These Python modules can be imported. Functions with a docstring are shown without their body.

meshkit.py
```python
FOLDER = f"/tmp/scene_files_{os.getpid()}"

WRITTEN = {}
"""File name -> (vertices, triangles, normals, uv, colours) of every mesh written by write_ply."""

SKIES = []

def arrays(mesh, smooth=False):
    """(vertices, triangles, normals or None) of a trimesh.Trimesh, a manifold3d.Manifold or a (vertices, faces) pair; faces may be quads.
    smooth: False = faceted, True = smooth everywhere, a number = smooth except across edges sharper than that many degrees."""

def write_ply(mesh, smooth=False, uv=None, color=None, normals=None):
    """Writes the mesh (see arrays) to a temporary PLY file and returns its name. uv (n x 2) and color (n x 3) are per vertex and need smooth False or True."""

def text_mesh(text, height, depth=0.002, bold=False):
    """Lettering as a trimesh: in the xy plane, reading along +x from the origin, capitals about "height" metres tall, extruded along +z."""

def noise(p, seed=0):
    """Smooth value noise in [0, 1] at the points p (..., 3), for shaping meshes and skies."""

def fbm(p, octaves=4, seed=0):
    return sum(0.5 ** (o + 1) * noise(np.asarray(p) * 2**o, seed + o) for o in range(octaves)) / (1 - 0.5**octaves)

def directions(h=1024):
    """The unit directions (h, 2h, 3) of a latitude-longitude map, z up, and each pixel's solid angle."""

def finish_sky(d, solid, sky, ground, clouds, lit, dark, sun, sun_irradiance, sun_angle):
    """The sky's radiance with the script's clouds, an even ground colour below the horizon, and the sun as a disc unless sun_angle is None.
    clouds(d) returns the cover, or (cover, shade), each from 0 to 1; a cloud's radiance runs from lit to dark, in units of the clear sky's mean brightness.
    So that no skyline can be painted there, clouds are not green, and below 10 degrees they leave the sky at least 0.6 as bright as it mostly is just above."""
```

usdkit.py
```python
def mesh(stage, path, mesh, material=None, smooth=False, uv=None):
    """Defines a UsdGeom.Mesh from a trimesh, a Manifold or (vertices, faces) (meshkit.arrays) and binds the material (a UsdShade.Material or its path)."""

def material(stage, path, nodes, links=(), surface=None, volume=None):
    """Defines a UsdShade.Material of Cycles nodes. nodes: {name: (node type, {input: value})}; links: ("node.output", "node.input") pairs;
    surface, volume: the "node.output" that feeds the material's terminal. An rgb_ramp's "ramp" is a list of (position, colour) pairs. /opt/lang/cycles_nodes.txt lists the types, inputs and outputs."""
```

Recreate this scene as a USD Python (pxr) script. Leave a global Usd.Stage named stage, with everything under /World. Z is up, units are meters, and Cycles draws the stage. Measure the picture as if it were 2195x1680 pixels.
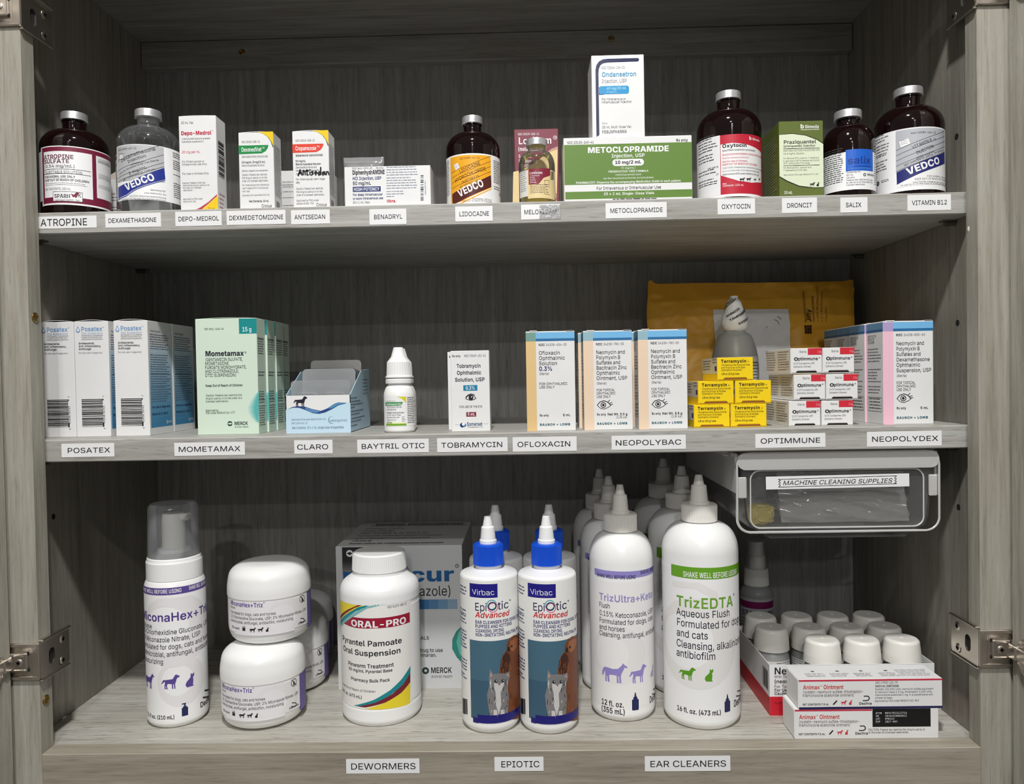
import glob, math, random
import numpy as np
import trimesh
import mapbox_earcut
import shapely
import usdkit, meshkit
from pxr import Usd, UsdGeom, UsdLux, UsdShade, Gf, Sdf, Vt
from PIL import Image, ImageDraw, ImageFont
from shapely.geometry import Polygon, MultiPolygon, Point, LineString, box as sbox
from shapely import affinity, union_all

stage = Usd.Stage.CreateInMemory()
UsdGeom.SetStageUpAxis(stage, UsdGeom.Tokens.z)
UsdGeom.SetStageMetersPerUnit(stage, 1.0)
UsdGeom.Xform.Define(stage, '/World')
UsdGeom.Scope.Define(stage, '/World/Looks')

# ------------------------------------------------------------------ camera, lights, exposure
CAM = (0.4462, -0.6807, 0.3333)
cam = UsdGeom.Camera.Define(stage, '/World/camera')
cam.CreateProjectionAttr('perspective')
cam.CreateHorizontalApertureAttr(36.0)
cam.CreateVerticalApertureAttr(36.0 * 1680 / 2195)
cam.CreateFocalLengthAttr(36.0 * 1649.5 / 2195)
cam.CreateClippingRangeAttr(Gf.Vec2f(0.02, 50.0))
cam.CreateExposureAttr(0.15)
# columns: right, forward, up of the camera in the world (small yaw, pitch and roll)
RT = np.array([[0.9996, -0.0212, 0.0174], [0.0209, 0.9996, 0.0196], [-0.0178, -0.0192, 0.9997]])
rx, fy, uz = RT[:, 0], RT[:, 1], RT[:, 2]
cam.AddTransformOp().Set(Gf.Matrix4d(*map(float, [*rx, 0, *uz, 0, *(-fy), 0, *CAM, 1])))

dome = UsdLux.DomeLight.Define(stage, '/World/room_light')
dome.CreateColorAttr(Gf.Vec3f(1.0, 0.992, 0.978))
dome.CreateIntensityAttr(0.045)
LAMPS = [(0.42, -0.72, 1.50, 800.0), (0.43, -1.75, 1.50, 520.0), (0.44, -2.80, 1.50, 540.0), (0.45, -3.85, 1.50, 650.0)]
for i, (lx, ly, lz, k) in enumerate(LAMPS):            # a row of round ceiling downlights running away from the cabinet
    L = UsdLux.DiskLight.Define(stage, '/World/downlight_%03d' % i)
    L.CreateRadiusAttr(0.05)
    L.CreateColorAttr(Gf.Vec3f(1.0, 0.992, 0.978))
    L.CreateIntensityAttr(k)
    L.AddTranslateOp().Set(Gf.Vec3d(lx, ly, lz))

# ------------------------------------------------------------------ helpers: prims
used = {}
def numbered(parent, name):
    k = (str(parent), name); n = used.get(k, 0); used[k] = n + 1
    return name if n == 0 else '%s_%03d' % (name, n)

def props(prim, label=None, cat=None, group=None, kind=None):
    for k, v in (('label', label), ('category', cat), ('group', group), ('kind', kind)):
        if v: prim.SetCustomDataByKey(k, v)
    return prim

def thing(name, label, cat, loc=(0, 0, 0), rot=0.0, group=None, kind=None, tilt=None):
    x = UsdGeom.Xform.Define(stage, '/World/' + numbered('/World', name))
    x.AddTranslateOp().Set(Gf.Vec3d(*map(float, loc)))
    x.AddRotateZOp().Set(float(rot))
    if tilt: x.AddRotateYOp().Set(float(tilt))
    return props(x.GetPrim(), label, cat, group, kind)

def copy_of(src, label, loc, rot=0.0, group=None):
    was = src.GetCustomData()
    base = src.GetName()
    if base[-4:-3] == '_' and base[-3:].isdigit(): base = base[:-4]
    r = thing(base, label, was['category'], loc, rot, group or was.get('group'))
    r.GetReferences().AddInternalReference(src.GetPath())
    r.SetInstanceable(True)
    return r

def part(parent, name, mesh, mat, smooth=False, label=None):
    path = str(parent.GetPath()) + '/' + numbered(parent.GetPath(), name)
    m = usdkit.mesh(stage, path, mesh, M(mat) if isinstance(mat, str) else mat, smooth=smooth)
    return props(m.GetPrim(), label)

# ------------------------------------------------------------------ helpers: colour and materials
def lin(c):
    c = np.asarray(c, float) / 255.0
    return tuple(np.where(c <= 0.04045, c / 12.92, ((c + 0.055) / 1.055) ** 2.4))

MATS = {}
def M(name):
    return MATS[name]
def mat(name, nodes, links, surface, volume=None):
    MATS[name] = usdkit.material(stage, '/World/Looks/' + name, nodes, links, surface=surface, volume=volume)

def paint(name, col, rough=0.5, metal=0.0, spec=0.5, noise=0.0, scale=300.0, bump=0.0, coat=0.0):
    """A plain coat with a little mottling and fine relief."""
    c = lin(col)
    nodes = {'p': ('principled_bsdf', {'base_color': c, 'roughness': rough, 'metallic': metal, 'specular_ior_level': spec, 'coat_weight': coat, 'coat_roughness': 0.08,
                                       })}
    links = []
    if noise or bump:
        nodes['g'] = ('geometry', {}); nodes['n'] = ('noise_texture', {'scale': scale, 'detail': 3.0}); links.append(('g.position', 'n.vector'))
    if noise:
        nodes['r'] = ('rgb_ramp', {'ramp': [(0.25, tuple(x * (1 - noise) for x in c)), (0.75, tuple(min(1, x * (1 + noise)) for x in c))]})
        links += [('n.fac', 'r.fac'), ('r.color', 'p.base_color')]
    if bump:
        nodes['b'] = ('bump', {'strength': bump, 'distance': 0.0005}); links += [('n.fac', 'b.height'), ('b.normal', 'p.normal')]
    mat(name, nodes, links, 'p.BSDF')

def wood(name, axis, tone=(1, 1, 1), pores=0.6):
    """Grey-stained wood: long streaks of lighter and darker grain along one axis (0 x, 1 y, 2 z), with short dark open pores."""
    s1, s2, s3 = np.full(3, 170.0), np.full(3, 620.0), np.full(3, 60.0)
    s1[axis], s2[axis], s3[axis] = 9.0, 46.0, 4.0
    tone = np.array(tone, float)
    nodes = {
        'g': ('geometry', {}),
        'm1': ('mapping', {'scale': tuple(s1)}), 'n1': ('noise_texture', {'scale': 1.0, 'detail': 5.0, 'roughness': 0.65, 'distortion': 0.3}),
        'm2': ('mapping', {'scale': tuple(s2), 'location': (3.1, 1.7, 5.3)}), 'n2': ('noise_texture', {'scale': 1.0, 'detail': 2.0, 'roughness': 0.6}),
        'm3': ('mapping', {'scale': tuple(s3), 'location': (1.1, 4.7, 2.3)}), 'n3': ('noise_texture', {'scale': 1.0, 'detail': 2.0}),
        'r1': ('rgb_ramp', {'ramp': [(0.28, tuple(np.array(lin((134, 129, 119))) * tone)), (0.46, tuple(np.array(lin((156, 151, 140))) * tone)), (0.60, tuple(np.array(lin((164, 160, 150))) * tone)), (0.78, tuple(np.array(lin((178, 175, 166))) * tone))]}),
        'r2': ('rgb_ramp', {'ramp': [(0.30, (0.48, 0.47, 0.46)), (0.42, (1, 1, 1))]}),
        'mx': ('mix', {'mix_type': 'multiply', 'fac': pores}),
        'r3': ('rgb_ramp', {'ramp': [(0.3, (0.86, 0.85, 0.83)), (0.65, (1.0, 1.0, 1.0))]}),
        'mx2': ('mix', {'mix_type': 'multiply', 'fac': 1.0}),
        'b': ('bump', {'strength': 0.3, 'distance': 0.0005}),
        'p': ('principled_bsdf', {'roughness': 0.5, 'specular_ior_level': 0.35}),
    }
    links = [('g.position', 'm1.vector'), ('m1.vector', 'n1.vector'), ('g.position', 'm2.vector'), ('m2.vector', 'n2.vector'), ('g.position', 'm3.vector'), ('m3.vector', 'n3.vector'),
             ('n1.fac', 'r1.fac'), ('n2.fac', 'r2.fac'), ('r1.color', 'mx.color1'), ('r2.color', 'mx.color2'), ('mx.color', 'mx2.color1'),
             ('n3.fac', 'r3.fac'), ('r3.color', 'mx2.color2'), ('mx2.color', 'p.base_color'), ('n2.fac', 'b.height'), ('b.normal', 'p.normal')]
    mat(name, nodes, links, 'p.BSDF')

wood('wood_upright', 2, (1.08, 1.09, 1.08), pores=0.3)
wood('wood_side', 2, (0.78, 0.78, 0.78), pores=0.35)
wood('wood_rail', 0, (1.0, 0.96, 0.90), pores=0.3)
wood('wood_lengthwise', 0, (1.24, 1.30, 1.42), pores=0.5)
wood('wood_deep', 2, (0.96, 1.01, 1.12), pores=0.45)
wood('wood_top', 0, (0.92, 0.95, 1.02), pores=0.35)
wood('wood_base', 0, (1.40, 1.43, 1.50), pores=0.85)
paint('carton_white', (234, 234, 233), 0.42, noise=0.02, scale=60)
paint('carton_grey', (226, 226, 224), 0.5, noise=0.02, scale=60)
paint('carton_inside', (206, 196, 186), 0.7)
paint('carton_mint', (214, 232, 214), 0.45)
paint('carton_olive', (98, 112, 48), 0.42)
paint('carton_maroon', (122, 36, 56), 0.4)
paint('carton_yellow', (250, 214, 12), 0.42)
paint('carton_blue', (190, 222, 240), 0.45)
paint('carton_red', (206, 32, 48), 0.45)
paint('paper', (246, 246, 246), 0.55)
paint('tape', (240, 240, 240), 0.35, coat=0.3)
paint('paper_silver', (190, 192, 196), 0.4)
paint('plastic_white', (244, 244, 242), 0.33)
paint('plastic_offwhite', (236, 233, 226), 0.36)
paint('plastic_matt', (243, 243, 242), 0.46)
paint('plastic_blue', (18, 82, 210), 0.33)
paint('plastic_mixed', (226, 226, 220), 0.45, noise=0.03, scale=40)
paint('plastic_natural', (158, 160, 158), 0.38)
paint('rubber_grey', (120, 120, 122), 0.6)
paint('aluminium', (222, 222, 224), 0.36, metal=0.75, bump=0.05, scale=2500)
paint('nickel', (208, 200, 190), 0.30, metal=1.0, noise=0.04, scale=90)
paint('nickel_dark', (66, 58, 52), 0.4, metal=1.0)
paint('brass', (150, 124, 70), 0.35, metal=1.0, noise=0.1, scale=300)
paint('dark_hole', (22, 19, 17), 0.9)
paint('steel_pin', (140, 138, 134), 0.3, metal=1.0)
paint('chip_white', (226, 220, 206), 0.7)
paint('amber_glass', (20, 6, 6), 0.06, spec=0.5)
paint('foil_grey', (196, 194, 190), 0.36, metal=0.3, bump=0.15, scale=260)
paint('foil_dark', (66, 68, 70), 0.4, metal=0.4)
paint('kraft', (240, 178, 52), 0.45, noise=0.07, scale=22, bump=0.2)
paint('kraft_dark', (150, 84, 26), 0.5, noise=0.08, scale=30)
paint('pen_ink', (12, 12, 14), 0.4)

def sheer(name, tint, cover, rough=0.1, body=(0.8, 0.8, 0.8), edge=0.5):
    """Thin clear plastic or glass: mostly lets light straight through, more cover and shine at grazing angles."""
    nodes = {'t': ('transparent_bsdf', {'color': tint}), 'd': ('principled_bsdf', {'base_color': body, 'roughness': max(rough, 0.15)}), 'gl': ('glossy_bsdf', {'color': (1, 1, 1), 'roughness': rough}),
             'lw': ('layer_weight', {'blend': edge}), 'f': ('fresnel', {'IOR': 1.45}), 'm': ('math', {'math_type': 'multiply_add', 'value2': 0.55 * (1 if cover > 0 else 0), 'value3': cover, 'use_clamp': True}),
             'a': ('mix_closure', {}), 'b': ('mix_closure', {})}
    links = [('lw.facing', 'm.value1'), ('m.value', 'a.fac'), ('t.BSDF', 'a.closure1'), ('d.BSDF', 'a.closure2'), ('f.fac', 'b.fac'), ('a.closure', 'b.closure1'), ('gl.BSDF', 'b.closure2')]
    mat(name, nodes, links, 'b.closure')
sheer('clear_glass', (0.975, 0.98, 0.98), 0.02, 0.03, (0.6, 0.62, 0.62), 0.12)
sheer('vial_glass', (0.985, 0.985, 0.98), 0.02, 0.03, (0.6, 0.6, 0.58), 0.12)
sheer('overcap_clear', (0.95, 0.96, 0.97), 0.09, 0.25, (0.66, 0.69, 0.72), 0.3)
sheer('bag_film', (0.94, 0.94, 0.94), 0.16, 0.10, (0.86, 0.86, 0.86), 0.25)
sheer('bag_cloudy', (0.95, 0.95, 0.95), 0.36, 0.12, (0.92, 0.91, 0.88), 0.3)
sheer('bin_clear', (0.96, 0.965, 0.965), 0.03, 0.08, (0.75, 0.75, 0.74), 0.25)
sheer('tape_clear', (0.985, 0.985, 0.985), 0.10, 0.22, (0.92, 0.92, 0.92), 0.1)
sheer('bin_frost', (0.8, 0.8, 0.79), 0.55, 0.25, (0.85, 0.84, 0.81), 0.3)
sheer('blister_film', (0.84, 0.86, 0.87), 0.34, 0.12, (0.66, 0.68, 0.69), 0.35)
sheer('bottle_natural', (0.86, 0.88, 0.89), 0.42, 0.25, (0.66, 0.68, 0.69), 0.4)
mat('liquid_yellow', {'t': ('transparent_bsdf', {'color': (0.93, 0.88, 0.42)}), 'd': ('principled_bsdf', {'base_color': (0.80, 0.70, 0.14), 'roughness': 0.1}), 'm': ('mix_closure', {'fac': 0.4})},
    [('t.BSDF', 'm.closure1'), ('d.BSDF', 'm.closure2')], 'm.closure')
mat('print_ink', {'a': ('attribute', {'attribute': 'ink'}), 'p': ('principled_bsdf', {'roughness': 0.45})}, [('a.color', 'p.base_color')], 'p.BSDF')
mat('print_gloss', {'a': ('attribute', {'attribute': 'ink'}), 'p': ('principled_bsdf', {'roughness': 0.22})}, [('a.color', 'p.base_color')], 'p.BSDF')

# ------------------------------------------------------------------ helpers: shapes (all in metres)
def boxm(x0, x1, y0, y1, z0, z1, c=0.0004):
    """A box with chamfered edges."""
    c = min(c, (x1 - x0) * .3, (y1 - y0) * .3, (z1 - z0) * .3)
    if c < 2e-5:
        m = trimesh.creation.box((x1 - x0, y1 - y0, z1 - z0)); m.apply_translation(((x0 + x1) / 2, (y0 + y1) / 2, (z0 + z1) / 2)); return m
    P = []
    for x, sx in ((x0, 1), (x1, -1)):
        for y, sy in ((y0, 1), (y1, -1)):
            for z, sz in ((z0, 1), (z1, -1)):
                P += [(x, y + sy * c, z + sz * c), (x + sx * c, y, z + sz * c), (x + sx * c, y + sy * c, z)]
    return trimesh.convex.convex_hull(np.array(P))

def join(*ms):
    V, F, n = [], [], 0
    for m in ms:
        v, f, _ = meshkit.arrays(m)
        V.append(v); F.append(f + n); n += len(v)
    return trimesh.Trimesh(np.vstack(V), np.vstack(F), process=False)

def moved(m, t=(0, 0, 0), rz=0, ry=0, rx=0):
    m = m.copy(); T = trimesh.transformations
    A = T.rotation_matrix(math.radians(rz), (0, 0, 1)) @ T.rotation_matrix(math.radians(ry), (0, 1, 0)) @ T.rotation_matrix(math.radians(rx), (1, 0, 0))
    m.apply_transform(A); m.apply_translation(t); return m

def fillet(pts, n=5):
    """pts: (r, z) or (r, z, radius); rounds the corners that have a radius."""
    out = []
    for i, p in enumerate(pts):
        if len(p) < 3 or i in (0, len(pts) - 1):
            out.append(p[:2]); continue
        a, b, c = np.array(pts[i - 1][:2], float), np.array(p[:2], float), np.array(pts[i + 1][:2], float)
        la, lc = np.linalg.norm(a - b), np.linalg.norm(c - b)
        r = min(p[2], la * .49, lc * .49)
        A, C = b + (a - b) / la * r, b + (c - b) / lc * r
        for t in np.linspace(0, 1, n):
            out.append(tuple((1 - t) ** 2 * A + 2 * t * (1 - t) * b + t * t * C))
    return out

def lathe(pts, n=56, ribs=None, mm=True):
    """Solid of revolution about z from (r, z[, fillet]) points in millimetres. ribs = (count, depth, zlo, zhi): fluting between two heights."""
    P = np.array(fillet(pts)) * (0.001 if mm else 1)
    if ribs: n = ribs[0] * 4
    th = np.arange(n) * 2 * np.pi / n
    rows = []
    for r, z in P:
        rr = np.full(n, r)
        if ribs and ribs[2] * .001 - 1e-9 <= z <= ribs[3] * .001 + 1e-9:
            rr = rr - ribs[1] * .001 * (np.arange(n) % 4 < 1.5)
        rows.append(np.c_[rr * np.sin(th), -rr * np.cos(th), np.full(n, z)])
    V = np.vstack(rows); F = []
    i = np.arange(n); j = (i + 1) % n
    for k in range(len(P) - 1):
        a, b = k * n, (k + 1) * n
        F += [np.c_[a + i, a + j, b + j], np.c_[a + i, b + j, b + i]]
    m = trimesh.Trimesh(V, np.vstack(F), process=False)
    m.merge_vertices(); m.update_faces(m.nondegenerate_faces()); return m

def torus_rim(x0, x1, z0, z1, R, r, y):
    """A round bead following a rounded rectangle in the x-z plane."""
    P = np.array(rrect(x0, x1, z0, z1, R, 8).exterior.coords)[:-1]
    n, k = len(P), 10; C = P.mean(0); T = np.roll(P, -1, 0) - np.roll(P, 1, 0); T /= np.linalg.norm(T, axis=1, keepdims=True); N = np.c_[T[:, 1], -T[:, 0]]
    V = []
    for a in np.arange(k) * 2 * np.pi / k: V.append(np.c_[P[:, 0] + N[:, 0] * r * math.cos(a), np.full(n, y + r * math.sin(a)), P[:, 1] + N[:, 1] * r * math.cos(a)])
    i = np.arange(n); j = (i + 1) % n; F = []
    for q in range(k):
        a, b = q * n, ((q + 1) % k) * n; F += [np.c_[a + i, a + j, b + j], np.c_[a + i, b + j, b + i]]
    return trimesh.Trimesh(np.vstack(V), np.vstack(F), process=False)

def ribbed(r, z0, z1, count=60, depth=0.35, top=True, cham=1.0, r_top=None):
    rt = r if r_top is None else r_top
    pts = [(0, z0), (r * .9, z0), (r, z0 + .3), (r, z0 + .6), (rt, z1 - cham), (rt - .2, z1 - cham * .6), (rt - cham, z1), (0, z1)]
    return lathe(pts, ribs=(count, depth, z0 + .55, z1 - cham + .01))

def prism(poly, y0, y1):
    """A shapely outline in (x, z) metres given thickness from y0 (front) to y1."""
    ms = [trimesh.creation.extrude_polygon(g, y1 - y0, engine='earcut') for g in getattr(poly, 'geoms', [poly])]
    m = trimesh.util.concatenate(ms)
    v = m.vertices.copy(); m.vertices = np.c_[v[:, 0], y1 - v[:, 2], v[:, 1]]
    return m

def rrect(x0, x1, z0, z1, r, n=6):
    return sbox(x0 + r, z0 + r, x1 - r, z1 - r).buffer(r, quad_segs=n)

# ------------------------------------------------------------------ helpers: lettering and flat print
_FONT = {}
def font(kind, weight):
    if (kind, weight) not in _FONT:
        f = ImageFont.truetype(glob.glob('/opt/blender-*/*/datafiles/fonts/' + ('DejaVuSansMono.woff2' if kind == 'mono' else 'Inter.woff2'))[0], 96)
        if kind != 'mono':
            try: f.set_variation_by_axes([14, (400, 640, 820)[weight]])
            except Exception: pass
        _FONT[(kind, weight)] = (f, 70.0)
    return _FONT[(kind, weight)]
_G = {}
def earcut(poly):
    V, F = [], []; n = 0
    for g in getattr(poly, 'geoms', [poly]):
        if g.is_empty or g.geom_type != 'Polygon': continue
        rings = [np.array(g.exterior.coords)[:-1]] + [np.array(r.coords)[:-1] for r in g.interiors]
        v = np.vstack(rings); e = np.cumsum([len(r) for r in rings]).astype(np.uint32)
        t = mapbox_earcut.triangulate_float64(np.ascontiguousarray(v), e).reshape(-1, 3).astype(int)
        a = v[t]; ar = (a[:, 1, 0] - a[:, 0, 0]) * (a[:, 2, 1] - a[:, 0, 1]) - (a[:, 1, 1] - a[:, 0, 1]) * (a[:, 2, 0] - a[:, 0, 0])
        t = np.where(ar[:, None] < 0, t[:, ::-1], t)
        V.append(v); F.append(t + n); n += len(v)
    return (np.vstack(V), np.vstack(F)) if V else (np.zeros((0, 2)), np.zeros((0, 3), int))

def glyph(ch, weight, kind):
    """(vertices, triangles, advance) of one character; capitals are 1 tall."""
    key = (ch, weight, kind)
    if key in _G: return _G[key]
    f, cap = font('mono' if kind == 'mono' else 'sans', weight)
    adv = f.getlength(ch) / cap
    st = 0
    x0, y0, x1, y1 = f.getbbox(ch, anchor='ls', stroke_width=st)
    if ch == ' ' or x1 <= x0 or y1 <= y0:
        _G[key] = (np.zeros((0, 2)), np.zeros((0, 3), int), adv); return _G[key]
    im = Image.new('L', (x1 - x0 + 8, y1 - y0 + 8))
    ImageDraw.Draw(im).text((4 - x0, 4 - y0), ch, 255, f, anchor='ls', stroke_width=st)
    a = np.asarray(im).astype(float)
    on = np.pad(a > 127, ((0, 0), (1, 1))).astype(np.int8)
    rows, starts = np.nonzero(np.diff(on, axis=1) == 1)
    ends = np.nonzero(np.diff(on, axis=1) == -1)[1]
    shape = union_all(shapely.box(starts, -rows - 1, ends, -rows)).buffer(0.6).buffer(-0.6).simplify(0.9)
    shape = affinity.affine_transform(shape, [1 / cap, 0, 0, 1 / cap, (x0 - 4) / cap, (4 - y0) / cap])
    if kind == 'serif':                                 # slab feet and heads on the stems
        add = []
        for zz, up in ((0.02, 0.0), (0.97, 0.93)):
            cut = shape.intersection(LineString([(-1, zz), (3, zz)]))
            for g in getattr(cut, 'geoms', [cut]):
                if not g.is_empty and g.length < 0.32 and ch.isalpha():
                    bx = g.bounds; add.append(sbox(bx[0] - 0.12, up, bx[2] + 0.12, up + 0.07))
        if add: shape = union_all([shape] + add)
    v, t = earcut(shape)
    _G[key] = (v, t, adv); return _G[key]

def poly_rings(pts):
    p = Polygon(pts)
    return p if p.is_valid else p.buffer(0)

class Art:
    bend = False
    """Flat print in artwork units (x right, y down). flat(): a panel W x H mm; round(): wrapped on a cylinder of radius R mm.
    The result is one mesh with a colour per vertex, lying on the panel or label."""
    def flat(self, x0, x1, yt, yb, W, H, sl=0.0, bend=False):
        self.cyl = False; self.p = (x0, x1, yt, yb, W, H, sl); self.kx, self.ky = W / (x1 - x0), H / (yb - yt); self.items = []; self.bend = bend; return self
    def round(self, R, xc, rp, yb, k, sag, sl=0.0, y0=0.0, at=None):
        self.ph = math.radians(toward_camera(*at)) if at else 0.0; self.cyl = True; self.p = (R, xc, rp, yb, k, sag, sl, y0); self.ky = k; self.kx = R / rp; self.items = []; return self
    def xy(self, x, y):
        if not self.cyl:
            x0, x1, yt, yb, W, H, sl = self.p
            return np.array([(x - sl * (y - yt) - x0) * self.kx, (yb - y) * self.ky])
        R, xc, rp, yb, k, sag, sl, y0 = self.p
        s = np.clip((x - xc - sl * (y - y0)) / rp, -.999, .999); th = math.asin(s)
        return np.array([R * th, (yb - (y - sag * (math.cos(self.ph) - math.cos(th + self.ph)))) * k])
    def corner(self, x0, y0, x1, y1):
        a, b = self.xy(x0, y1), self.xy(x1, y0)
        if self.cyl:                                    # heights of a band read where it comes closest to the middle
            R, xc, rp, yb, k, sag, sl, yy = self.p
            xm = min(max(xc + sl * ((y0 + y1) / 2 - yy), x0), x1)
            a[1], b[1] = self.xy(xm, y1)[1], self.xy(xm, y0)[1]
        return np.minimum(a, b), np.maximum(a, b)
    def add(self, poly, col, layer=1):
        if self.cyl or self.bend:
            b = poly.bounds; step = 2.2
            if b[2] - b[0] > step * 1.3:
                cuts = np.arange(math.floor(b[0] / step) * step, b[2] + step, step)
                poly = MultiPolygon([g for c in cuts for q in [poly.intersection(sbox(c, b[1] - 1, c + step, b[3] + 1))] for g in getattr(q, 'geoms', [q]) if g.geom_type == 'Polygon' and g.area > 1e-6])
        v, t = earcut(poly)
        if len(t): self.items.append((v, t, lin(col), layer))
        return self
    def poly(self, pts, col, layer=1):
        return self.add(poly_rings([self.xy(*p) for p in pts]), col, layer)
    def rect(self, x0, y0, x1, y1, col, layer=1, r=0):
        a, b = self.corner(x0, y0, x1, y1)
        q = sbox(*a, *b)
        if r: r = min(r, (b[0] - a[0]) * .49, (b[1] - a[1]) * .49); q = sbox(a[0] + r, a[1] + r, b[0] - r, b[1] - r).buffer(r, quad_segs=4)
        return self.add(q, col, layer)
    def line(self, pts, w, col, layer=2):
        return self.add(LineString([self.xy(*p) for p in pts]).buffer(w * self.ky / 2, quad_segs=2, cap_style='flat'), col, layer)
    def ring(self, x, y, r0, r1, col, layer=2, sx=1.0):
        c = self.xy(x, y)
        q = Point(*c).buffer(r1 * self.ky, quad_segs=8)
        if r0: q = q.difference(Point(*c).buffer(r0 * self.ky, quad_segs=8))
        return self.add(affinity.scale(q, sx, 1), col, layer)
    def frame(self, x0, y0, x1, y1, w, col, layer=2):
        a, b = self.corner(x0, y0, x1, y1); q = sbox(*a, *b); t = w * self.ky
        return self.add(q.difference(q.buffer(-t, join_style='mitre')), col, layer)
    def text(self, s, x, y, h, col=(20, 20, 22), x1=None, bold=0, kind='sans', rot=0.0, skew=0.0, at='l', layer=3, track=0.0, up=False):
        """s stands on the base line y from x (to x1 if given); h: height of capitals."""
        H = h * self.ky
        G = [glyph(c, bold, kind) for c in s]
        nat = sum(g[2] + track for g in G) * H
        o = self.xy(x, y)
        if self.cyl and not rot:
            R_, xc_, rp_, yb_, k_, sag_, sl_, yy_ = self.p; cx_ = xc_ + sl_ * (y - yy_)
            o[1] = self.xy(min(max(x, cx_ - .70 * rp_), cx_ + .70 * rp_), y)[1]
        sx = 1.0
        if rot and self.cyl and x1 is not None:         # slanted lettering round a bottle: aim at where its end lies
            e = self.xy(x1, y - math.tan(math.radians(rot)) * (x1 - x)); d = e - o
            rot = math.degrees(math.atan2(d[1], d[0])); sx = float(np.hypot(*d)) / max(nat, 1e-6); x1 = None
        if x1 is not None:
            e = self.xy(x1, y); sx = (e[0] - o[0]) / max(nat, 1e-6)
        if at == 'c': o = o - np.array([nat * sx / 2, 0]); 
        if at == 'r': o = o - np.array([nat * sx, 0])
        c0, s0 = math.cos(math.radians(rot)), math.sin(math.radians(rot))
        VV, TT, n, cur = [], [], 0, 0.0
        for v, t, adv in G:
            if len(t):
                q = np.c_[(v[:, 0] + cur + skew * v[:, 1]) * H * sx, v[:, 1] * H]
                VV.append(q); TT.append(t + n); n += len(v)
            cur += adv + track
        if VV:
            V = np.vstack(VV)
            piv = np.array([nat * sx / 2, 0]) if at == 'c' else np.zeros(2)
            V = V - piv
            V = np.c_[V[:, 0] * c0 - V[:, 1] * s0, V[:, 0] * s0 + V[:, 1] * c0] + piv + o
            self.items.append((V, np.vstack(TT), lin(col), layer))
        return self
    def small(self, x0, x1, y0, n, pitch, h, col=(90, 90, 94), seed=1, rag=0.3, layer=2):
        """Lines of print too small to read: broken bars, word by word."""
        rnd = random.Random(seed * 7919 + n); col = tuple(c + (205 - c) * .28 for c in col)
        for i in range(n):
            y = y0 + i * pitch; a = self.xy(x0, y); b = self.xy(x1, y)
            if b[0] < a[0]: continue
            end = b[0] - (b[0] - a[0]) * rnd.random() * rag; cx = a[0]; hh = h * self.ky
            boxes = []
            while cx < end - hh * .5:
                w = hh * rnd.uniform(1.2, 5.0); w = min(w, end - cx)
                boxes.append(sbox(cx, a[1], cx + w, a[1] + hh * rnd.uniform(.55, .68))); cx += w + hh * .55
            for q in boxes: self.add(q, col, layer)
        return self
    def bars(self, x0, x1, y0, y1, n, col=(24, 24, 26), seed=1, upright=True):
        rnd = random.Random(seed); c = 0.0; ws = [rnd.choice((1, 1, 2, 3)) for _ in range(2 * n)]; tot = sum(ws)
        for i, w in enumerate(ws):
            if i % 2 == 0:
                if upright: self.rect(x0 + (x1 - x0) * c / tot, y0, x0 + (x1 - x0) * (c + w) / tot, y1, col, 2)
                else: self.rect(x0, y0 + (y1 - y0) * c / tot, x1, y0 + (y1 - y0) * (c + w) / tot, col, 2)
            c += w
        return self
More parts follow.
